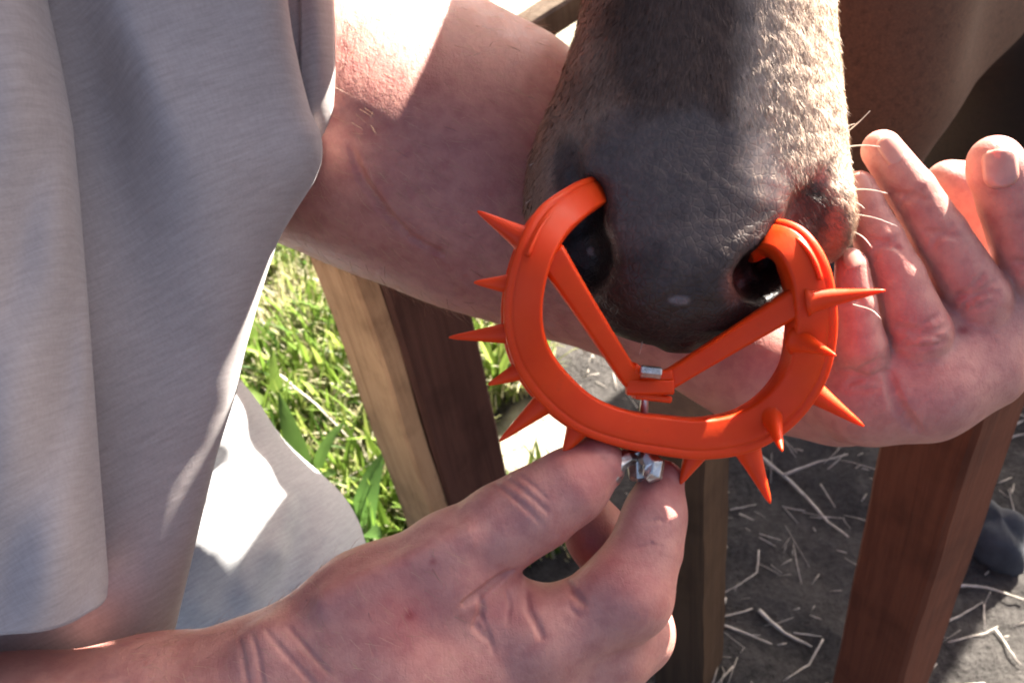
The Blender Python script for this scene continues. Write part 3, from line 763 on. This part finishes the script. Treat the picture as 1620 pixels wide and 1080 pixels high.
def hair_material(name):
    s = Mat(name); return s.done(s.attr('tint').outputs['Color'], .5, Specular_IOR_Level=.3)
FUR = hair_material('short_hair')
def vnormals(o):
    me = o.data; a = np.zeros(len(me.vertices) * 3, np.float32); me.vertex_normals.foreach_get('vector', a); return a.reshape(-1, 3)
def calf_fur(o, V, col, furw, nV):
    n = vnormals(o); W_ = W(V); x, y = to_px(W_)
    p = np.clip(furw, .06, 1) * (np.arange(len(V)) < nV) * (y > -60) * (y < 545) * (V[:, 2] > -.50) * ((n @ M)[:, 2] > -.15)
    p = p * np.where((y > 440), .3, 1)
    i = rng.choice(len(V), 100000, p=p / p.sum())
    jitter = rng.normal(0, .0006, (len(i), 3))
    g = np.tile(M @ np.array([0, -1.0, 0]), (len(i), 1)) + np.outer((x[i] - 1100) / 300, M @ np.array([1.0, 0, 0]))
    c = col[i] * rng.uniform(.7, 1.4, (len(i), 1))
    pad_ = furw[i] < .35
    strands('fur', W_[i] + jitter, n[i], g, np.where(pad_, .0016, .0040), np.where(pad_, .00008, .00010)[:, None], c, FUR, o, .16, .2)
CALF, MUZ = calf()
print('calf', round(time.time() - T0, 1))

# ------------------------------------------------------------------ the spiked nose ring
def ring():
    tilt = lambda py: .030 * sstep(400, 760, py)
    Zr = lambda px, py: .408 + (px - 1050) * .00004 + tilt(py)
    root = empty('nose_ring', P(1015, 720, .42)); tag(root, 'bright orange plastic spiked weaning ring clipped in the calf nose', 'nose ring')
    z = lambda x, y: (680 + x / 1.862, 240 + y / 1.862)
    c = [(488, 122, 44, .034), (425, 158, 50, .018), (352, 222, 58, .006), (305, 310, 57, 0), (278, 415, 58, 0), (276, 515, 58, 0), (303, 608, 59, 0), (362, 692, 60, 0), (452, 768, 57, 0), (565, 812, 55, 0), (680, 832, 58, 0), (800, 842, 60, 0), (925, 818, 62, 0), (1025, 752, 62, 0), (1093, 655, 62, 0), (1118, 552, 64, 0), (1120, 450, 63, 0), (1103, 355, 61, .002), (1062, 287, 57, .007), (1005, 262, 48, .018), (955, 278, 42, .034)]
    rows = []
    for x, y, w, dz in c:
        px, py = z(x, y); rows.append([px, py, w / 1.862, Zr(px, py) + dz])
    S = spline(rows, 150)
    cen = np.array([Q(a, b, d) for a, b, _, d in S]); hw = np.array([w * d / FPX for _, _, w, d in S])
    tg = np.gradient(cen, axis=0); tg /= np.linalg.norm(tg, axis=1)[:, None]
    zc = np.array([0, 0, 1.0]); out = np.cross(tg, zc); out /= np.linalg.norm(out, axis=1)[:, None]   # points away from the middle or towards it
    mid = Q(1050, 500, .41)
    sg = np.sign(np.einsum('ij,ij->i', out, cen - mid)); sg[:] = np.median(sg[40:110]); out = out * sg[:, None]
    # H section: front flange, waist, back flange. u across (-1 inner .. 1 outer), w depth (towards the viewer positive)
    D = .0095
    prof = [(-.93, D * .94), (-.86, D), (-.80, D * 1.01), (0, D * 1.04), (.40, D * 1.02), (.46, D * 1.0), (.50, D * .955), (.55, D * .955), (.60, D * .99), (.66, D * 1.0), (.84, D * .98), (.92, D * .93), (.97, D * .82), (.985, D * .55), (.95, D * .34), (.92, D * .28), (.80, D * .20), (.76, 0), (.80, -D * .30), (1.06, -D * .38), (1.12, -D * .55), (1.08, -D * .85), (.9, -D), (0, -D * 1.05), (-.8, -D), (-.97, -D * .8), (-1.0, 0), (-.985, D * .7), (-.97, D * .86)]
    K = len(prof); V = []; F = []
    n = len(cen)
    for i in range(n):
        nn = np.cross(out[i], tg[i]); nn = nn if nn[2] > 0 else -nn
        e = min(i, n - 1 - i); sh = 1 - .10 * math.exp(-e / 1.2)
        for u, w in prof: V.append(cen[i] + out[i] * u * hw[i] * sh + nn * w * sh * (0.72 + .28 * min(1, e / 12)))
    for i in range(n - 1):
        for kx in range(K): F.append([i * K + kx, i * K + (kx + 1) % K, (i + 1) * K + (kx + 1) % K, (i + 1) * K + kx])
    F.append(list(range(K))); F.append([(n - 1) * K + kx for kx in range(K)][::-1])
    body = mesh('ring_band', W(np.array(V)), F, ORANGE, root)
    fixn(body)
    # raised line on the front of the ends, as moulded
    for i0, i1 in ((1, 24), (n - 26, n - 2)):
        pts = [cen[i] + out[i] * hw[i] * .28 + zc * D * (1.13 if 12 < i < n - 13 else .93) for i in range(i0, i1)]
        V_, F_ = tube(pts, .0011, 6); mesh('moulding_line', W(V_), F_, ORANGE, root)
    # struts to the hinge
    def bar(a, b, wa, wb, ta, tb, dpt=.42, name='strut', nseg=10, curve=0):
        A = z(*a); B = z(*b); A = Q(*A, dpt[0] + tilt(A[1])); B = Q(*B, dpt[1] + tilt(B[1])); d = B - A; L = np.linalg.norm(d); d /= L
        u = np.cross(d, zc); u /= np.linalg.norm(u); nn = np.cross(u, d); nn = nn if nn[2] > 0 else -nn
        BV = []; BF = []; ch = .25
        for i in range(nseg + 1):
            t = i / nseg; w = (wa + (wb - wa) * (1 - (1 - t) ** 2)) / 1.862 * .41 / FPX; th = ta + (tb - ta) * t
            cc = A + d * L * t + u * curve * math.sin(math.pi * t)
            for x, y in ((-1, -1 + ch), (-1 + ch, -1), (1 - ch, -1), (1, -1 + ch), (1, 1 - ch), (1 - ch, 1), (-1 + ch, 1), (-1, 1 - ch)): BV.append(cc + u * x * w + nn * y * th)
        for i in range(nseg):
            for kx in range(8): BF.append([i * 8 + kx, i * 8 + (kx + 1) % 8, (i + 1) * 8 + (kx + 1) % 8, (i + 1) * 8 + kx])
        BF.append(list(range(8))); BF.append([nseg * 8 + kx for kx in range(8)][::-1])
        o = mesh(name, W(np.array(BV)), BF, ORANGE, root); fixn(o); bv(o, .0006); return o
    bar((345, 290), (590, 668), 44, 30, .0075, .0055, (.401, .413))
    bar((1095, 430), (655, 700), 44, 30, .0075, .0055, (.4175, .413))
    bar((578, 690), (715, 690), 27, 24, .0075, .0075, (.413, .412), 'hinge', 4)
    bar((590, 635), (625, 650), 20, 14, .006, .006, (.414, .414), 'hinge_lug', 3); bar((672, 660), (712, 655), 12, 18, .006, .006, (.413, .413), 'hinge_lug', 3)
    bar((600, 715), (705, 728), 12, 11, .0065, .0065, (.412, .412), 'hinge_lip', 3)
    # spikes: base, tip, base half width, lift towards viewer
    sp = [((300, 272), (140, 175), 36, .002), ((285, 392), (130, 385), 36, .003), ((285, 530), (56, 547), 34, .0), ((318, 622), (172, 686), 36, .004), ((365, 715), (205, 852), 36, .0), ((450, 790), (392, 892), 40, .004), ((795, 860), (738, 978), 40, .002), ((925, 850), (1003, 1035), 40, .002), ((1003, 775), (1038, 882), 30, .030), ((1090, 680), (1278, 808), 38, .004), ((1085, 555), (1196, 600), 30, .028), ((1110, 440), (1342, 408), 32, .016)]
    for (bx, by), (tx, ty), w, lift in sp:
        px, py = z(bx, by); tp = z(tx, ty); d = Zr(px, py)
        A = Q(px, py, d - (0.006 if lift > .01 else 0)); B = Q(tp[0], tp[1], d - lift)
        r0 = w / 1.862 * .42 / FPX * 1.15; N = 16
        pts = [A + (B - A) * (i / N) for i in range(N + 1)]
        rad = [r0 * (1 - .88 * (i / N)) * (1 + .35 * math.exp(-i / 1.6)) for i in range(N + 1)]; rad[-1] *= .55; rad[-2] *= .92
        V_, F_ = tube(pts, rad, 14); o = mesh('spike', W(V_), F_, ORANGE, root); fixn(o)
    # hinge nut, screw, wing nut
    def cyl(a, b, r, name, seg=16, par=root, mat=STEEL):
        pts = [a + (b - a) * t for t in (0, .06, .94, 1)]; V_, F_ = tube(pts, [r * .85, r, r, r * .85], seg); o = mesh(name, W(V_), F_, mat, par, smooth=seg > 8); fixn(o); return o
    cyl(Q(1013, 586, .405 + tilt(588)), Q(1046, 590, .405 + tilt(588)), .0026, 'hinge_pin', 6)
    scr = cyl(Q(1022, 600, .412 + tilt(600)), Q(1012, 752, .415 + tilt(752)), .0019, 'screw', 14)
    wn = empty('wing_nut', (0, 0, 0)); wn.parent = root
    def nutpart(name, pts, rad, seg=7):
        V_, F_ = tube([Q(p[0], p[1], p[2] + tilt(p[1])) for p in pts], np.array(rad) * 1.06, seg); o = mesh(name, W(V_), F_, STEEL, wn, smooth=seg > 7); fixn(o); bv(o, .0005); return o
    nutpart('nut_core', [(1008, 716, .412), (1010, 725, .412), (1012, 752, .412), (1012, 760, .412)], [.0042, .0052, .0052, .0040])
    nutpart('nut_wing', [(1002, 726, .406), (990, 724, .403), (975, 734, .400), (966, 756, .398), (964, 764, .398)], [.0028, .0038, .0044, .0044, .0030])
    nutpart('nut_wing', [(1014, 726, .406), (1024, 722, .404), (1034, 734, .402), (1032, 750, .401), (1022, 758, .401)], [.0028, .0040, .0050, .0046, .0024])
    nutpart('washer', [(1000, 706, .414), (1002, 712, .414)], [.0085, .0085], 20)
    return root
def bv(o, w):
    md = o.modifiers.new('bevel', 'BEVEL'); md.width = w; md.segments = 2; md.limit_method = 'ANGLE'
ring()
print('ring', round(time.time() - T0, 1))

# ------------------------------------------------------------------ the person
def person():
    root = empty('person', (P(250, 500, .5)[0] - .1, P(250, 500, .5)[1], 0)); tag(root, 'person in grey t-shirt and grey trousers reaching round the calf muzzle with bare arms', 'person')
    # --- near hand and forearm: pinches the wing nut
    arm = [(-420, 1350, .38, 190), (0, 1208, .395, 160), (250, 1160, .405, 146), (400, 1125, .415, 134)]
    ext = arm + [(1080, 730, .47, 60), (900, 1240, .45, 60), (1100, 1000, .42, 50), (700, 900, .36, 40)]
    HD = .028; ext = [(a, b, c + HD, r) for a, b, c, r in ext]; H = lambda a, b, c: Q(a, b, c + HD)
    lo, hi = field_for(ext, .001); v = Vox(lo, hi, .0008); v.dz = HD
    v.chain(arm, .012)
    v.chain([(400, 1130, .410, 118), (560, 1045, .415, 112), (700, 1000, .416, 94), (850, 1010, .406, 68)], .014)         # index metacarpal
    v.chain([(400, 1125, .405, 122), (650, 1070, .405, 112), (850, 1065, .412, 84)], .014)                              # middle metacarpal
    v.chain([(400, 1140, .415, 120), (640, 1140, .418, 105), (815, 1140, .426, 80)], .014)                              # ring
    v.chain([(400, 1160, .43, 105), (620, 1200, .435, 90), (770, 1210, .442, 70)], .014)                                # little
    v.chain([(440, 1088, .410, 98), (590, 965, .408, 88), (715, 885, .404, 75)], .016)                                  # thumb base
    v.chain([(715, 885, .404, 75), (800, 831, .402, 66), (850, 803, .401, 63), (900, 770, .400, 57), (942, 736, .405, 47)], .006)
    v.ell(H(905, 772, .402), (.0150, .0125, .0120), .6, .006)                                                          # thumb pad
    v.chain([(715, 925, .402, 64), (825, 975, .408, 42), (880, 1010, .412, 46)], .012)                                  # web
    # index
    v.chain([(850, 1010, .406, 68), (930, 978, .404, 63), (990, 938, .402, 66)], .008)
    v.chain([(990, 938, .402, 66), (1022, 868, .406, 53), (1036, 815, .410, 46), (1048, 762, .416, 35)], .007)
    v.ell(H(992, 938, .401), (.0170, .0175, .0165), 0, .010)
    # middle, ring, little: curled behind
    v.chain([(850, 1065, .412, 82), (960, 1025, .416, 72), (1000, 1000, .424, 66)], .006)
    v.chain([(1000, 1000, .424, 64), (985, 908, .437, 54), (945, 846, .442, 49), (920, 800, .444, 41)], .004)
    v.chain([(815, 1140, .426, 80), (935, 1095, .434, 70), (955, 1070, .442, 64)], .006); v.chain([(955, 1070, .442, 60), (948, 1010, .455, 48), (938, 985, .457, 40)], .003)
    v.chain([(770, 1210, .442, 68), (880, 1170, .452, 60), (895, 1130, .460, 54)], .006); v.chain([(895, 1130, .460, 50), (860, 1030, .472, 42), (845, 1000, .474, 36)], .003)
    # knuckles and tendons
    v.ell(H(857, 1012, .398), (.0150, .0140, .0130), 0, .012); v.ell(H(850, 800, .397), (.0125, .0120, .012), 0, .008)
    v.cone(H(520, 1010, .388), H(800, 990, .395), .0026, .0026, .010); v.cone(H(520, 950, .386), H(740, 850, .386), .0028, .003, .010)
    v.ell(H(430, 1040, .389), (.012, .014, .010), 0, .012)
    cr = lambda pts, r=.0013, k=.0022, dep=.22: v.crease(pts, r * .68, .30, .50, k * .5, dep * 1.2)
    cr([(784, 764), (806, 782), (836, 806), (858, 830)], .0014); cr([(800, 758), (824, 772), (852, 796), (868, 812)], .0012); cr([(822, 752), (846, 770), (866, 790)], .0009)
    cr([(735, 955), (765, 935), (790, 915), (812, 902)], .0020, .004, .5); cr([(758, 942), (762, 965), (752, 990), (770, 1010)], .0015, .004)
    cr([(832, 938), (836, 965), (850, 990), (858, 1008)], .0015, .004); cr([(760, 968), (775, 1010), (782, 1035)], .0011); cr([(800, 930), (806, 955), (802, 985)], .0011)
    cr([(892, 905), (905, 935), (925, 955)], .0016, .004); cr([(900, 960), (915, 975)], .001)
    cr([(1006, 868), (1030, 860), (1052, 866)], .0009, .0015, .15); cr([(1016, 828), (1040, 822), (1060, 828)], .0008, .0015, .15)
    cr([(378, 1010), (385, 1040), (392, 1082)], .0010, .003); cr([(398, 1002), (408, 1036), (416, 1082)], .0009, .003); cr([(420, 995), (446, 1028), (478, 1062), (500, 1087)], .0010, .003); cr([(455, 990), (490, 1030), (520, 1065)], .0008, .003)
    cr([(960, 700), (962, 712), (955, 726), (938, 735)], .0007, .001)
    Va, Fa = v.nets(); Va = relax(Va, Fa, 1, .45); vR = v
    # --- far arm, whose hand holds the calf under the chin
    fa = [(330, 30, .575, 225), (500, 130, .575, 222), (640, 190, .575, 214), (760, 250, .580, 210), (900, 335, .588, 186), (1040, 440, .580, 145), (1130, 515, .565, 110), (1190, 560, .55, 100)]
    ext = fa + [(1640, 230, .44, 70), (1640, 560, .47, 60), (1420, 740, .50, 50), (1380, 180, .42, 40), (1400, 640, .43, 60), (1400, 640, .56, 100), (900, 300, .60, 180)]
    lo, hi = field_for(ext, .001); v = Vox(lo, hi, .00105)
    v.chain(fa, .012)
    v.chain([(400, 165, .553, 155), (520, 212, .552, 152), (650, 268, .550, 146), (780, 328, .557, 134), (900, 395, .568, 110)], .035)
    # palm
    v.dz = .028
    v.chain([(1180, 565, .55, 98), (1330, 600, .51, 96), (1440, 600, .482, 92)], .014)
    v.chain([(1200, 575, .55, 88), (1370, 618, .480, 72), (1380, 630, .478, 64)], .012)
    v.chain([(1230, 585, .54, 88), (1450, 560, .488, 92), (1535, 530, .482, 84)], .014); v.chain([(1230, 560, .54, 80), (1480, 500, .495, 84), (1610, 480, .485, 78)], .014)
    v.chain([(1360, 610, .476, 78), (1470, 620, .470, 66), (1560, 585, .474, 62)], .012)
    # little, ring, middle, index
    v.chain([(1372, 620, .472, 50), (1360, 545, .454, 41), (1352, 480, .448, 33), (1347, 420, .446, 26)], .0018)
    v.chain([(1450, 640, .478, 55), (1450, 525, .459, 53), (1418, 440, .455, 44), (1390, 378, .453, 38), (1366, 318, .451, 29), (1359, 296, .451, 26)], .0018)
    v.chain([(1552, 590, .482, 54), (1545, 470, .464, 51), (1485, 372, .458, 44), (1442, 302, .455, 38), (1395, 238, .453, 32)], .0018)
    v.chain([(1645, 540, .484, 54), (1632, 420, .464, 53), (1598, 320, .456, 48), (1578, 270, .453, 45), (1574, 258, .453, 43)], .0018)
    # thumb behind
    v.chain([(1560, 500, .515, 70), (1560, 380, .51, 52), (1525, 305, .505, 44), (1500, 290, .50, 36)], .008)
    cr = lambda pts, r=.0012, k=.002, dep=.2: v.crease(pts, r, .38, .60, k, dep)
    for cx, cy, w, a in ((1460, 530, 40, -.15), (1545, 468, 40, -.5), (1366, 598, 34, -.1), (1400, 388, 26, -.25), (1440, 312, 26, -.35), (1490, 372, 24, -.4), (1350, 470, 18, 0), (1640, 420, 30, -.4)):
        for off, ln, rr in ((-16, .75, .0010), (-6, 1, .0013), (5, .9, .0010), (14, .7, .0009)):
            if w < 30 and off in (-16, 14): continue
            ca, sa = math.cos(a), math.sin(a); q = []
            for t in (-1, -.5, 0, .5, 1):
                u = t * w * ln; h = off + 5 * math.sin(t * 2 + off) + (6 * t * t if off > 0 else -6 * t * t); q.append((cx + ca * u - sa * h, cy + sa * u + ca * h))
            cr(q, rr * .62)
    cr([(1405, 590), (1420, 640), (1436, 662), (1450, 680)], .0012, .004)
    v.dz = 0; cr([(555, 235), (575, 285), (615, 340), (650, 375), (700, 402)], .0008, .003, .25); v.dz = .028
    Vb, Fb = v.nets(); Vb = relax(Vb, Fb, 1, .45); vL = v
    # --- trunk, head and legs, hidden in clothes or outside the frame
    wv = lambda x, y, z: (np.array([x, y, z]) - CP) @ M
    sh = Q(-60, -60, .60); hip = Q(60, 780, .74); kn = Q(392, 905, .79); far_kn = wv(-.42, .86, .5)
    b = Vox(np.array([-1.0, -1.1, -1.45]), np.array([.14, .75, -.20]), .009)
    hipw = W(hip)
    b.cone(sh, Q(-40, 500, .62), .12, .13, .05); b.cone(Q(-40, 500, .62), hip, .12, .09, .05)
    b.cone(sh, Q(330, 30, .56), .07, .068, .03); b.cone(Q(330, 30, .575), Q(450, -330, .60), .07, .105, .03); b.cone(Q(450, -330, .60), Q(0, -430, .46), .105, .11, .03)
    elb = Q(-420, 1350, .38 + HD); b.cone(sh, elb, .065, .05, .03)
    nk = Q(330, -560, .42); hd = Q(720, -660, .388)
    b.cone(sh, Q(0, -430, .46), .12, .11, .04); b.cone(Q(0, -430, .46), nk, .085, .06, .04); b.cone(nk, hd, .058, .06, .03); b.ell(hd, (.110, .082, .098), 0, .02); b.ell(hd + np.array([.02, -.05, -.02]), (.060, .045, .055), 0, .03)
    b.ell(hd + np.array([.045, -.088, -.025]), (.022, .018, .014), 0, .012); b.ell(hd + np.array([-.005, -.01, .10]), (.030, .022, .012), 0, .006)
    b.ell(hd + np.array([-.005, -.01, -.10]), (.030, .022, .012), 0, .006)
    knw = W(kn); ank = np.array([knw[0] - .02, knw[1] + .02, .07])
    b.cone(hip, kn, .08, .06, .03); b.cone(kn, (ank - CP) @ M, .06, .04, .02); b.cone((ank - CP) @ M, (ank + [.16, .1, -.03] - CP) @ M, .042, .035, .02)
    Vc, Fc = b.nets(); Vc = relax(Vc, Fc, 2, .5)
    V = np.vstack([Va, Vb, Vc]); F = np.vstack([Fa, Fb + len(Va), Fc + len(Va) + len(Vb)])
    o = mesh('body', W(V), F, SKIN, root)
    x, y = 810 + FPX * V[:, 0] / -V[:, 2], 540 - FPX * V[:, 1] / -V[:, 2]
    isA = np.arange(len(V)) < len(Va); isB = (~isA) & (np.arange(len(V)) < len(Va) + len(Vb))
    red = np.zeros(len(V)); bl = lambda cx, cy, r, w, msk: np.maximum(red, np.where(msk, w * (.3 if msk is isB else 1) * np.exp(-((x - cx) ** 2 + (y - cy) ** 2) / r ** 2), 0))
    for cx, cy, r, w, msk in ((930, 730, 55, .5, isA), (1045, 765, 50, .45, isA), (640, 970, 70, .45, isA), (800, 940, 60, .3, isA), (560, 900, 90, .2, isA), (1000, 930, 60, .25, isA), (940, 880, 60, .5, isA),
                              (1575, 262, 60, .55, isB), (1358, 300, 50, .6, isB), (1347, 430, 60, .6, isB), (1400, 235, 50, .45, isB), (1380, 400, 80, .4, isB), (1610, 380, 90, .4, isB), (560, 300, 130, .35, isB), (800, 250, 160, .25, isB), (480, 360, 90, .3, isB)):
        red = bl(cx, cy, r, w, msk)
    paint(o, 'redness', red)
    scab = np.where(isA, np.exp(-((x - 648) ** 2 + (y - 973) ** 2) / 9.5 ** 2), 0) * .8 + np.where(isB, np.exp(-(((x - 1524) / 12) ** 2 + ((y - 523) / 8) ** 2)), 0) * .9
    scab += np.where(isA, .5 * np.exp(-((x - 685) ** 2 + (y - 888) ** 2) / 6 ** 2), 0) + np.where(isB, .4 * np.exp(-((x - 690) ** 2 + (y - 400) ** 2) / 12 ** 2), 0)
    paint(o, 'scab', np.clip(scab, 0, 1))
    # hair on the bare arms
    nn = vnormals(o); Wp = W(V); fr = (nn @ M)[:, 2] > -.3
    pr = np.where(isB & (x > 440) & (x < 1000) & (y > -40) & fr, .55, 0) + np.where(isA & (x < 520) & (x > 200) & fr, .25, 0) + np.where(isA & (x >= 520) & (x < 780) & (y > 860) & fr, .12, 0)
    ii = rng.choice(len(V), 5200, p=pr / pr.sum())
    gr = np.where(isB[ii][:, None], (M @ np.array([.8, -.55, 0]))[None], (M @ np.array([.75, -.6, 0]))[None])
    strands('arm_hair', Wp[ii], nn[ii], gr, np.full(len(ii), .011), np.full((len(ii), 1), .00007), np.array([[.42, .26, .16]]) * rng.uniform(.6, 1.4, (len(ii), 1)), FUR, o, .4, .35)
    # fingernails
    def nail(vox, px, py, axis_px, w, l, d0, d1, bulge=.25):
        h = vox.hit(px, py, d0, d1)
        if h is None: return
        n = vox.normal(h); ax = np.array([axis_px[0], -axis_px[1], 0.0]); ax /= np.linalg.norm(ax); ax = ax - n * (ax @ n); ax /= np.linalg.norm(ax); sd = np.cross(n, ax)
        NV = []; NF = []; A, B = 10, 8
        for i in range(A + 1):
            a = i / A * 2 - 1
            ww = w * (1 - max(0, -a) ** 4 * .55 - max(0, a) ** 6 * .35)
            for j in range(B + 1):
                s_ = j / B * 2 - 1
                NV.append(h + ax * l * a + sd * ww * s_ + n * (.0005 - w * .31 * s_ * s_ - l * .10 * a * a))
        for i in range(A):
            for j in range(B): NF.append([i * (B + 1) + j, i * (B + 1) + j + 1, (i + 1) * (B + 1) + j + 1, (i + 1) * (B + 1) + j])
        no = mesh('fingernail', W(np.array(NV)), NF, NAIL, root); fixn(no)
        md = no.modifiers.new('solid', 'SOLIDIFY'); md.thickness = .0005; md.offset = 0
    nail(vL, 1583, 266, (-.1, -1), .0078, .0092, .38, .5); nail(vL, 1414, 238, (-.55, -.85), .0056, .0078, .38, .53); nail(vL, 1362, 292, (-.4, -.9), .0045, .006, .38, .53); nail(vL, 1348, 408, (-.05, -1), .0042, .0055, .38, .53)
    # --- hair and eyes of the head above the frame
    hv = Vox(hd - .16, hd + .16, .006); hv.ell(hd + np.array([-.012, .010, 0]), (.114, .086, .103), 0, .0); hv.ell(hd + np.array([.03, -.075, -.01]), (.13, .075, .14), 0, .01, 'sub')
    Vh, Fh = hv.nets(); Vh = Vh + .002 * np.sin(Vh[:, [1, 2, 0]] * 320); mesh('hair', W(relax(Vh, Fh, 1)), Fh, plain('short_brown_hair', (.03, .02, .012), (.07, .045, .028), 200, .7), root)
    for sg in (-1, 1):
        e = Vox(hd + np.array([.062, -.070, -.025 + sg * .032]) - .03, hd + np.array([.062, -.070, -.025 + sg * .032]) + .03, .003); e.ell(hd + np.array([.062, -.066, -.02 + sg * .032]), (.012, .012, .012), 0, 0)
        Ve, Fe = e.nets(); mesh('eye', W(Ve), Fe, EYE, root)
    # --- trousers
    t = Vox(np.array([-.62, -.75, -1.45]), np.array([-.02, .25, -.42]), .0045)
    t.cone(Q(-40, 800, .74), Q(200, 760, .76), .15, .110, .03); t.cone(Q(200, 760, .76), kn, .105, .084, .03)
    t.cone(kn, (ank + [0, 0, .05] - CP) @ M, .092, .075, .03)
    for a, bb, r in (((408, 690, .73), (394, 800, .70), .008), ((500, 800, .735), (440, 960, .70), .006), ((340, 740, .70), (250, 930, .68), .008), ((440, 760, .715), (380, 870, .698), .005)):
        t.cone(Q(*a), Q(*bb), r, r * .6, .022, 'sub')
    for line, rr in (([(404, 745), (385, 810), (352, 880), (318, 950)], .010), ([(352, 790), (325, 860), (292, 930)], .008), ([(452, 800), (425, 870), (390, 930)], .006)):
        fold = [t.hit(x_, y_, .55, .85) for x_, y_ in line]; fold = [p_ for p_ in fold if p_ is not None]
        for i_, (p_, q_) in enumerate(zip(fold[:-1], fold[1:])): t.cone(p_ + [0, 0, .000], q_ + [0, 0, .000], rr * (.5 + .5 * min(1, i_)), rr, .014)
    Vt, Ft = t.nets(); Vt = relax(Vt, Ft, 3, .5); to = mesh('trousers', W(Vt), Ft, PANTS, root); weave(to, Vt)
    shoe(root, ank)
    shirt(root)
    return root, vR, vL
def shoe(root, ank):
    s = Vox((ank + [0, 0, 0] - CP) @ M - .3, (ank - CP) @ M + .3, .006); wv = lambda p: (np.array(p) - CP) @ M
    s.cone(wv(ank + [0, 0, -.02]), wv(ank + [.17, .11, -.03]), .055, .045, .02); s.cone(wv(ank + [0, 0, .06]), wv(ank + [0, 0, -.02]), .055, .055, .02)
    V, F = s.nets(); mesh('shoe', W(relax(V, F, 2)), F, plain('boot_leather', (.04, .03, .02), (.07, .05, .035), 40, .6), root)
def interp(tab, y):
    a = np.array(tab, float); return np.interp(y, a[:, 0], a[:, 1])
def grid_faces(n, m):
    i, j = np.meshgrid(np.arange(n - 1), np.arange(m - 1), indexing='ij'); k = (i * m + j).ravel(); return np.stack([k, k + m, k + m + 1, k + 1], 1)
def shirt(root):
    ys = np.arange(-800, 1046, 7.0); th = np.radians(np.linspace(-70, 200, 110))
    edge_ = [(-800, 380), (-420, 440), (0, 455), (60, 464), (130, 479), (185, 494), (205, 508), (250, 512), (290, 497), (330, 470), (380, 440), (440, 420), (500, 403), (560, 387), (620, 375), (720, 343), (850, 312), (980, 281), (1060, 262)]
    e = interp(edge_, ys); e = np.convolve(np.pad(e, 2, mode='edge'), np.ones(5) / 5, 'valid')
    V = np.zeros((len(ys), len(th), 3))
    for i, yy in enumerate(ys):
        for j, a in enumerate(th):
            x = e[i] - 400 * (1 - math.cos(a)); dc = .415 + .105 * (yy + 420) / 1460; b = .065
            d = dc - b * math.copysign(abs(math.sin(a)) ** .6, math.sin(a))
            # folds hanging from the shoulder and the arm
            f = .010 * math.exp(-((x - (150 + .15 * yy)) / 55) ** 2) * sstep(900, 300, yy) * math.exp(-((yy - 190) / 170) ** 2)
            f -= .006 * math.exp(-((x - (215 + .02 * yy) - .35 * (yy - 100)) / 40) ** 2) * math.exp(-((yy - 90) / 130) ** 2)
            q_ = 1 - .8 * float(sstep(450, 700, yy))
            f += (.0024 * math.sin((x * .8 + yy * .55) / 85) + .003 * math.sin((x - yy * .3) / 47)) * q_
            f -= .003 * math.exp(-((x - (250 - .03 * (yy - 700))) / 60) ** 2) * sstep(500, 950, yy)
            q = Q(x, yy, d + f); V[i, j] = q
    o = mesh('t_shirt', W(V.reshape(-1, 3)), grid_faces(len(ys), len(th)), SHIRT, root); fixn(o); weave(o, V.reshape(-1, 3))
    md = o.modifiers.new('solid', 'SOLIDIFY'); md.thickness = .0022; md.offset = -1
    ss = o.modifiers.new('sub', 'SUBSURF'); ss.levels = 1; ss.render_levels = 1
    # near sleeve, hanging, hem at the bottom
    ys2 = np.arange(-800, 1002, 7.0); th2 = np.radians(np.linspace(0, 360, 97))
    r_edge = [(-420, 20), (0, 62), (100, 84), (200, 103), (300, 113), (480, 127), (600, 136), (750, 147), (850, 155), (960, 160), (1010, 158)]
    V = np.zeros((len(ys2), len(th2), 3))
    for i, yy in enumerate(ys2):
        xe = float(interp(r_edge, yy)); t = (yy + 420) / 1428
        for j, a in enumerate(th2):
            x = xe - 250 * (1 - math.cos(a)); y2 = yy
            if yy > 850: y2 = 850 + (yy - 850) * (.58 + .47 * max(0, math.sin(a)) + .2 * min(0, math.sin(a)))
            d = .365 + .065 * t - .050 * math.sin(a) + .004 * math.sin(a * 5 + yy / 120) * t + .003 * math.sin(a * 9 - yy / 60) * t
            V[i, j] = Q(x, y2, d)
    s = mesh('sleeve', W(V.reshape(-1, 3)), grid_faces(len(ys2), len(th2)), SHIRT, o); fixn(s); weave(s, V.reshape(-1, 3))
    md = s.modifiers.new('solid', 'SOLIDIFY'); md.thickness = .003; md.offset = -1
    # far sleeve round the upper arm, with a stitched hem band
    def far(name, x0, x1, grow, n=40):
        V = np.zeros((n, 73, 3))
        for i in range(n):
            t = i / (n - 1); x = x0 + (x1 - x0) * t
            for j in range(73):
                a = 2 * math.pi * j / 72
                ry = 222 + grow + 3 * math.sin(3 * a + t); cy = 80 + 60 * (x - 520) / 200
                yy = cy + ry * math.cos(a); sa = math.sin(a)
                V[i, j] = Q(x - 56 + 56 * math.copysign(abs(sa) ** .7, sa), yy, .550 - (.088 + grow * .0003) * sa * (1 - (.36 * max(0, t - .35) ** 1.5 if grow else 0)))
        s = mesh(name, W(V.reshape(-1, 3)), grid_faces(n, 73), SHIRT, o); fixn(s); weave(s, V.reshape(-1, 3))
        md = s.modifiers.new('solid', 'SOLIDIFY'); md.thickness = .0025; md.offset = 0
    far('sleeve', 250, 492, 0); far('sleeve_hem', 476, 527, 5, 12)
PERSON, VR, VL = person()
print('person', round(time.time() - T0, 1))
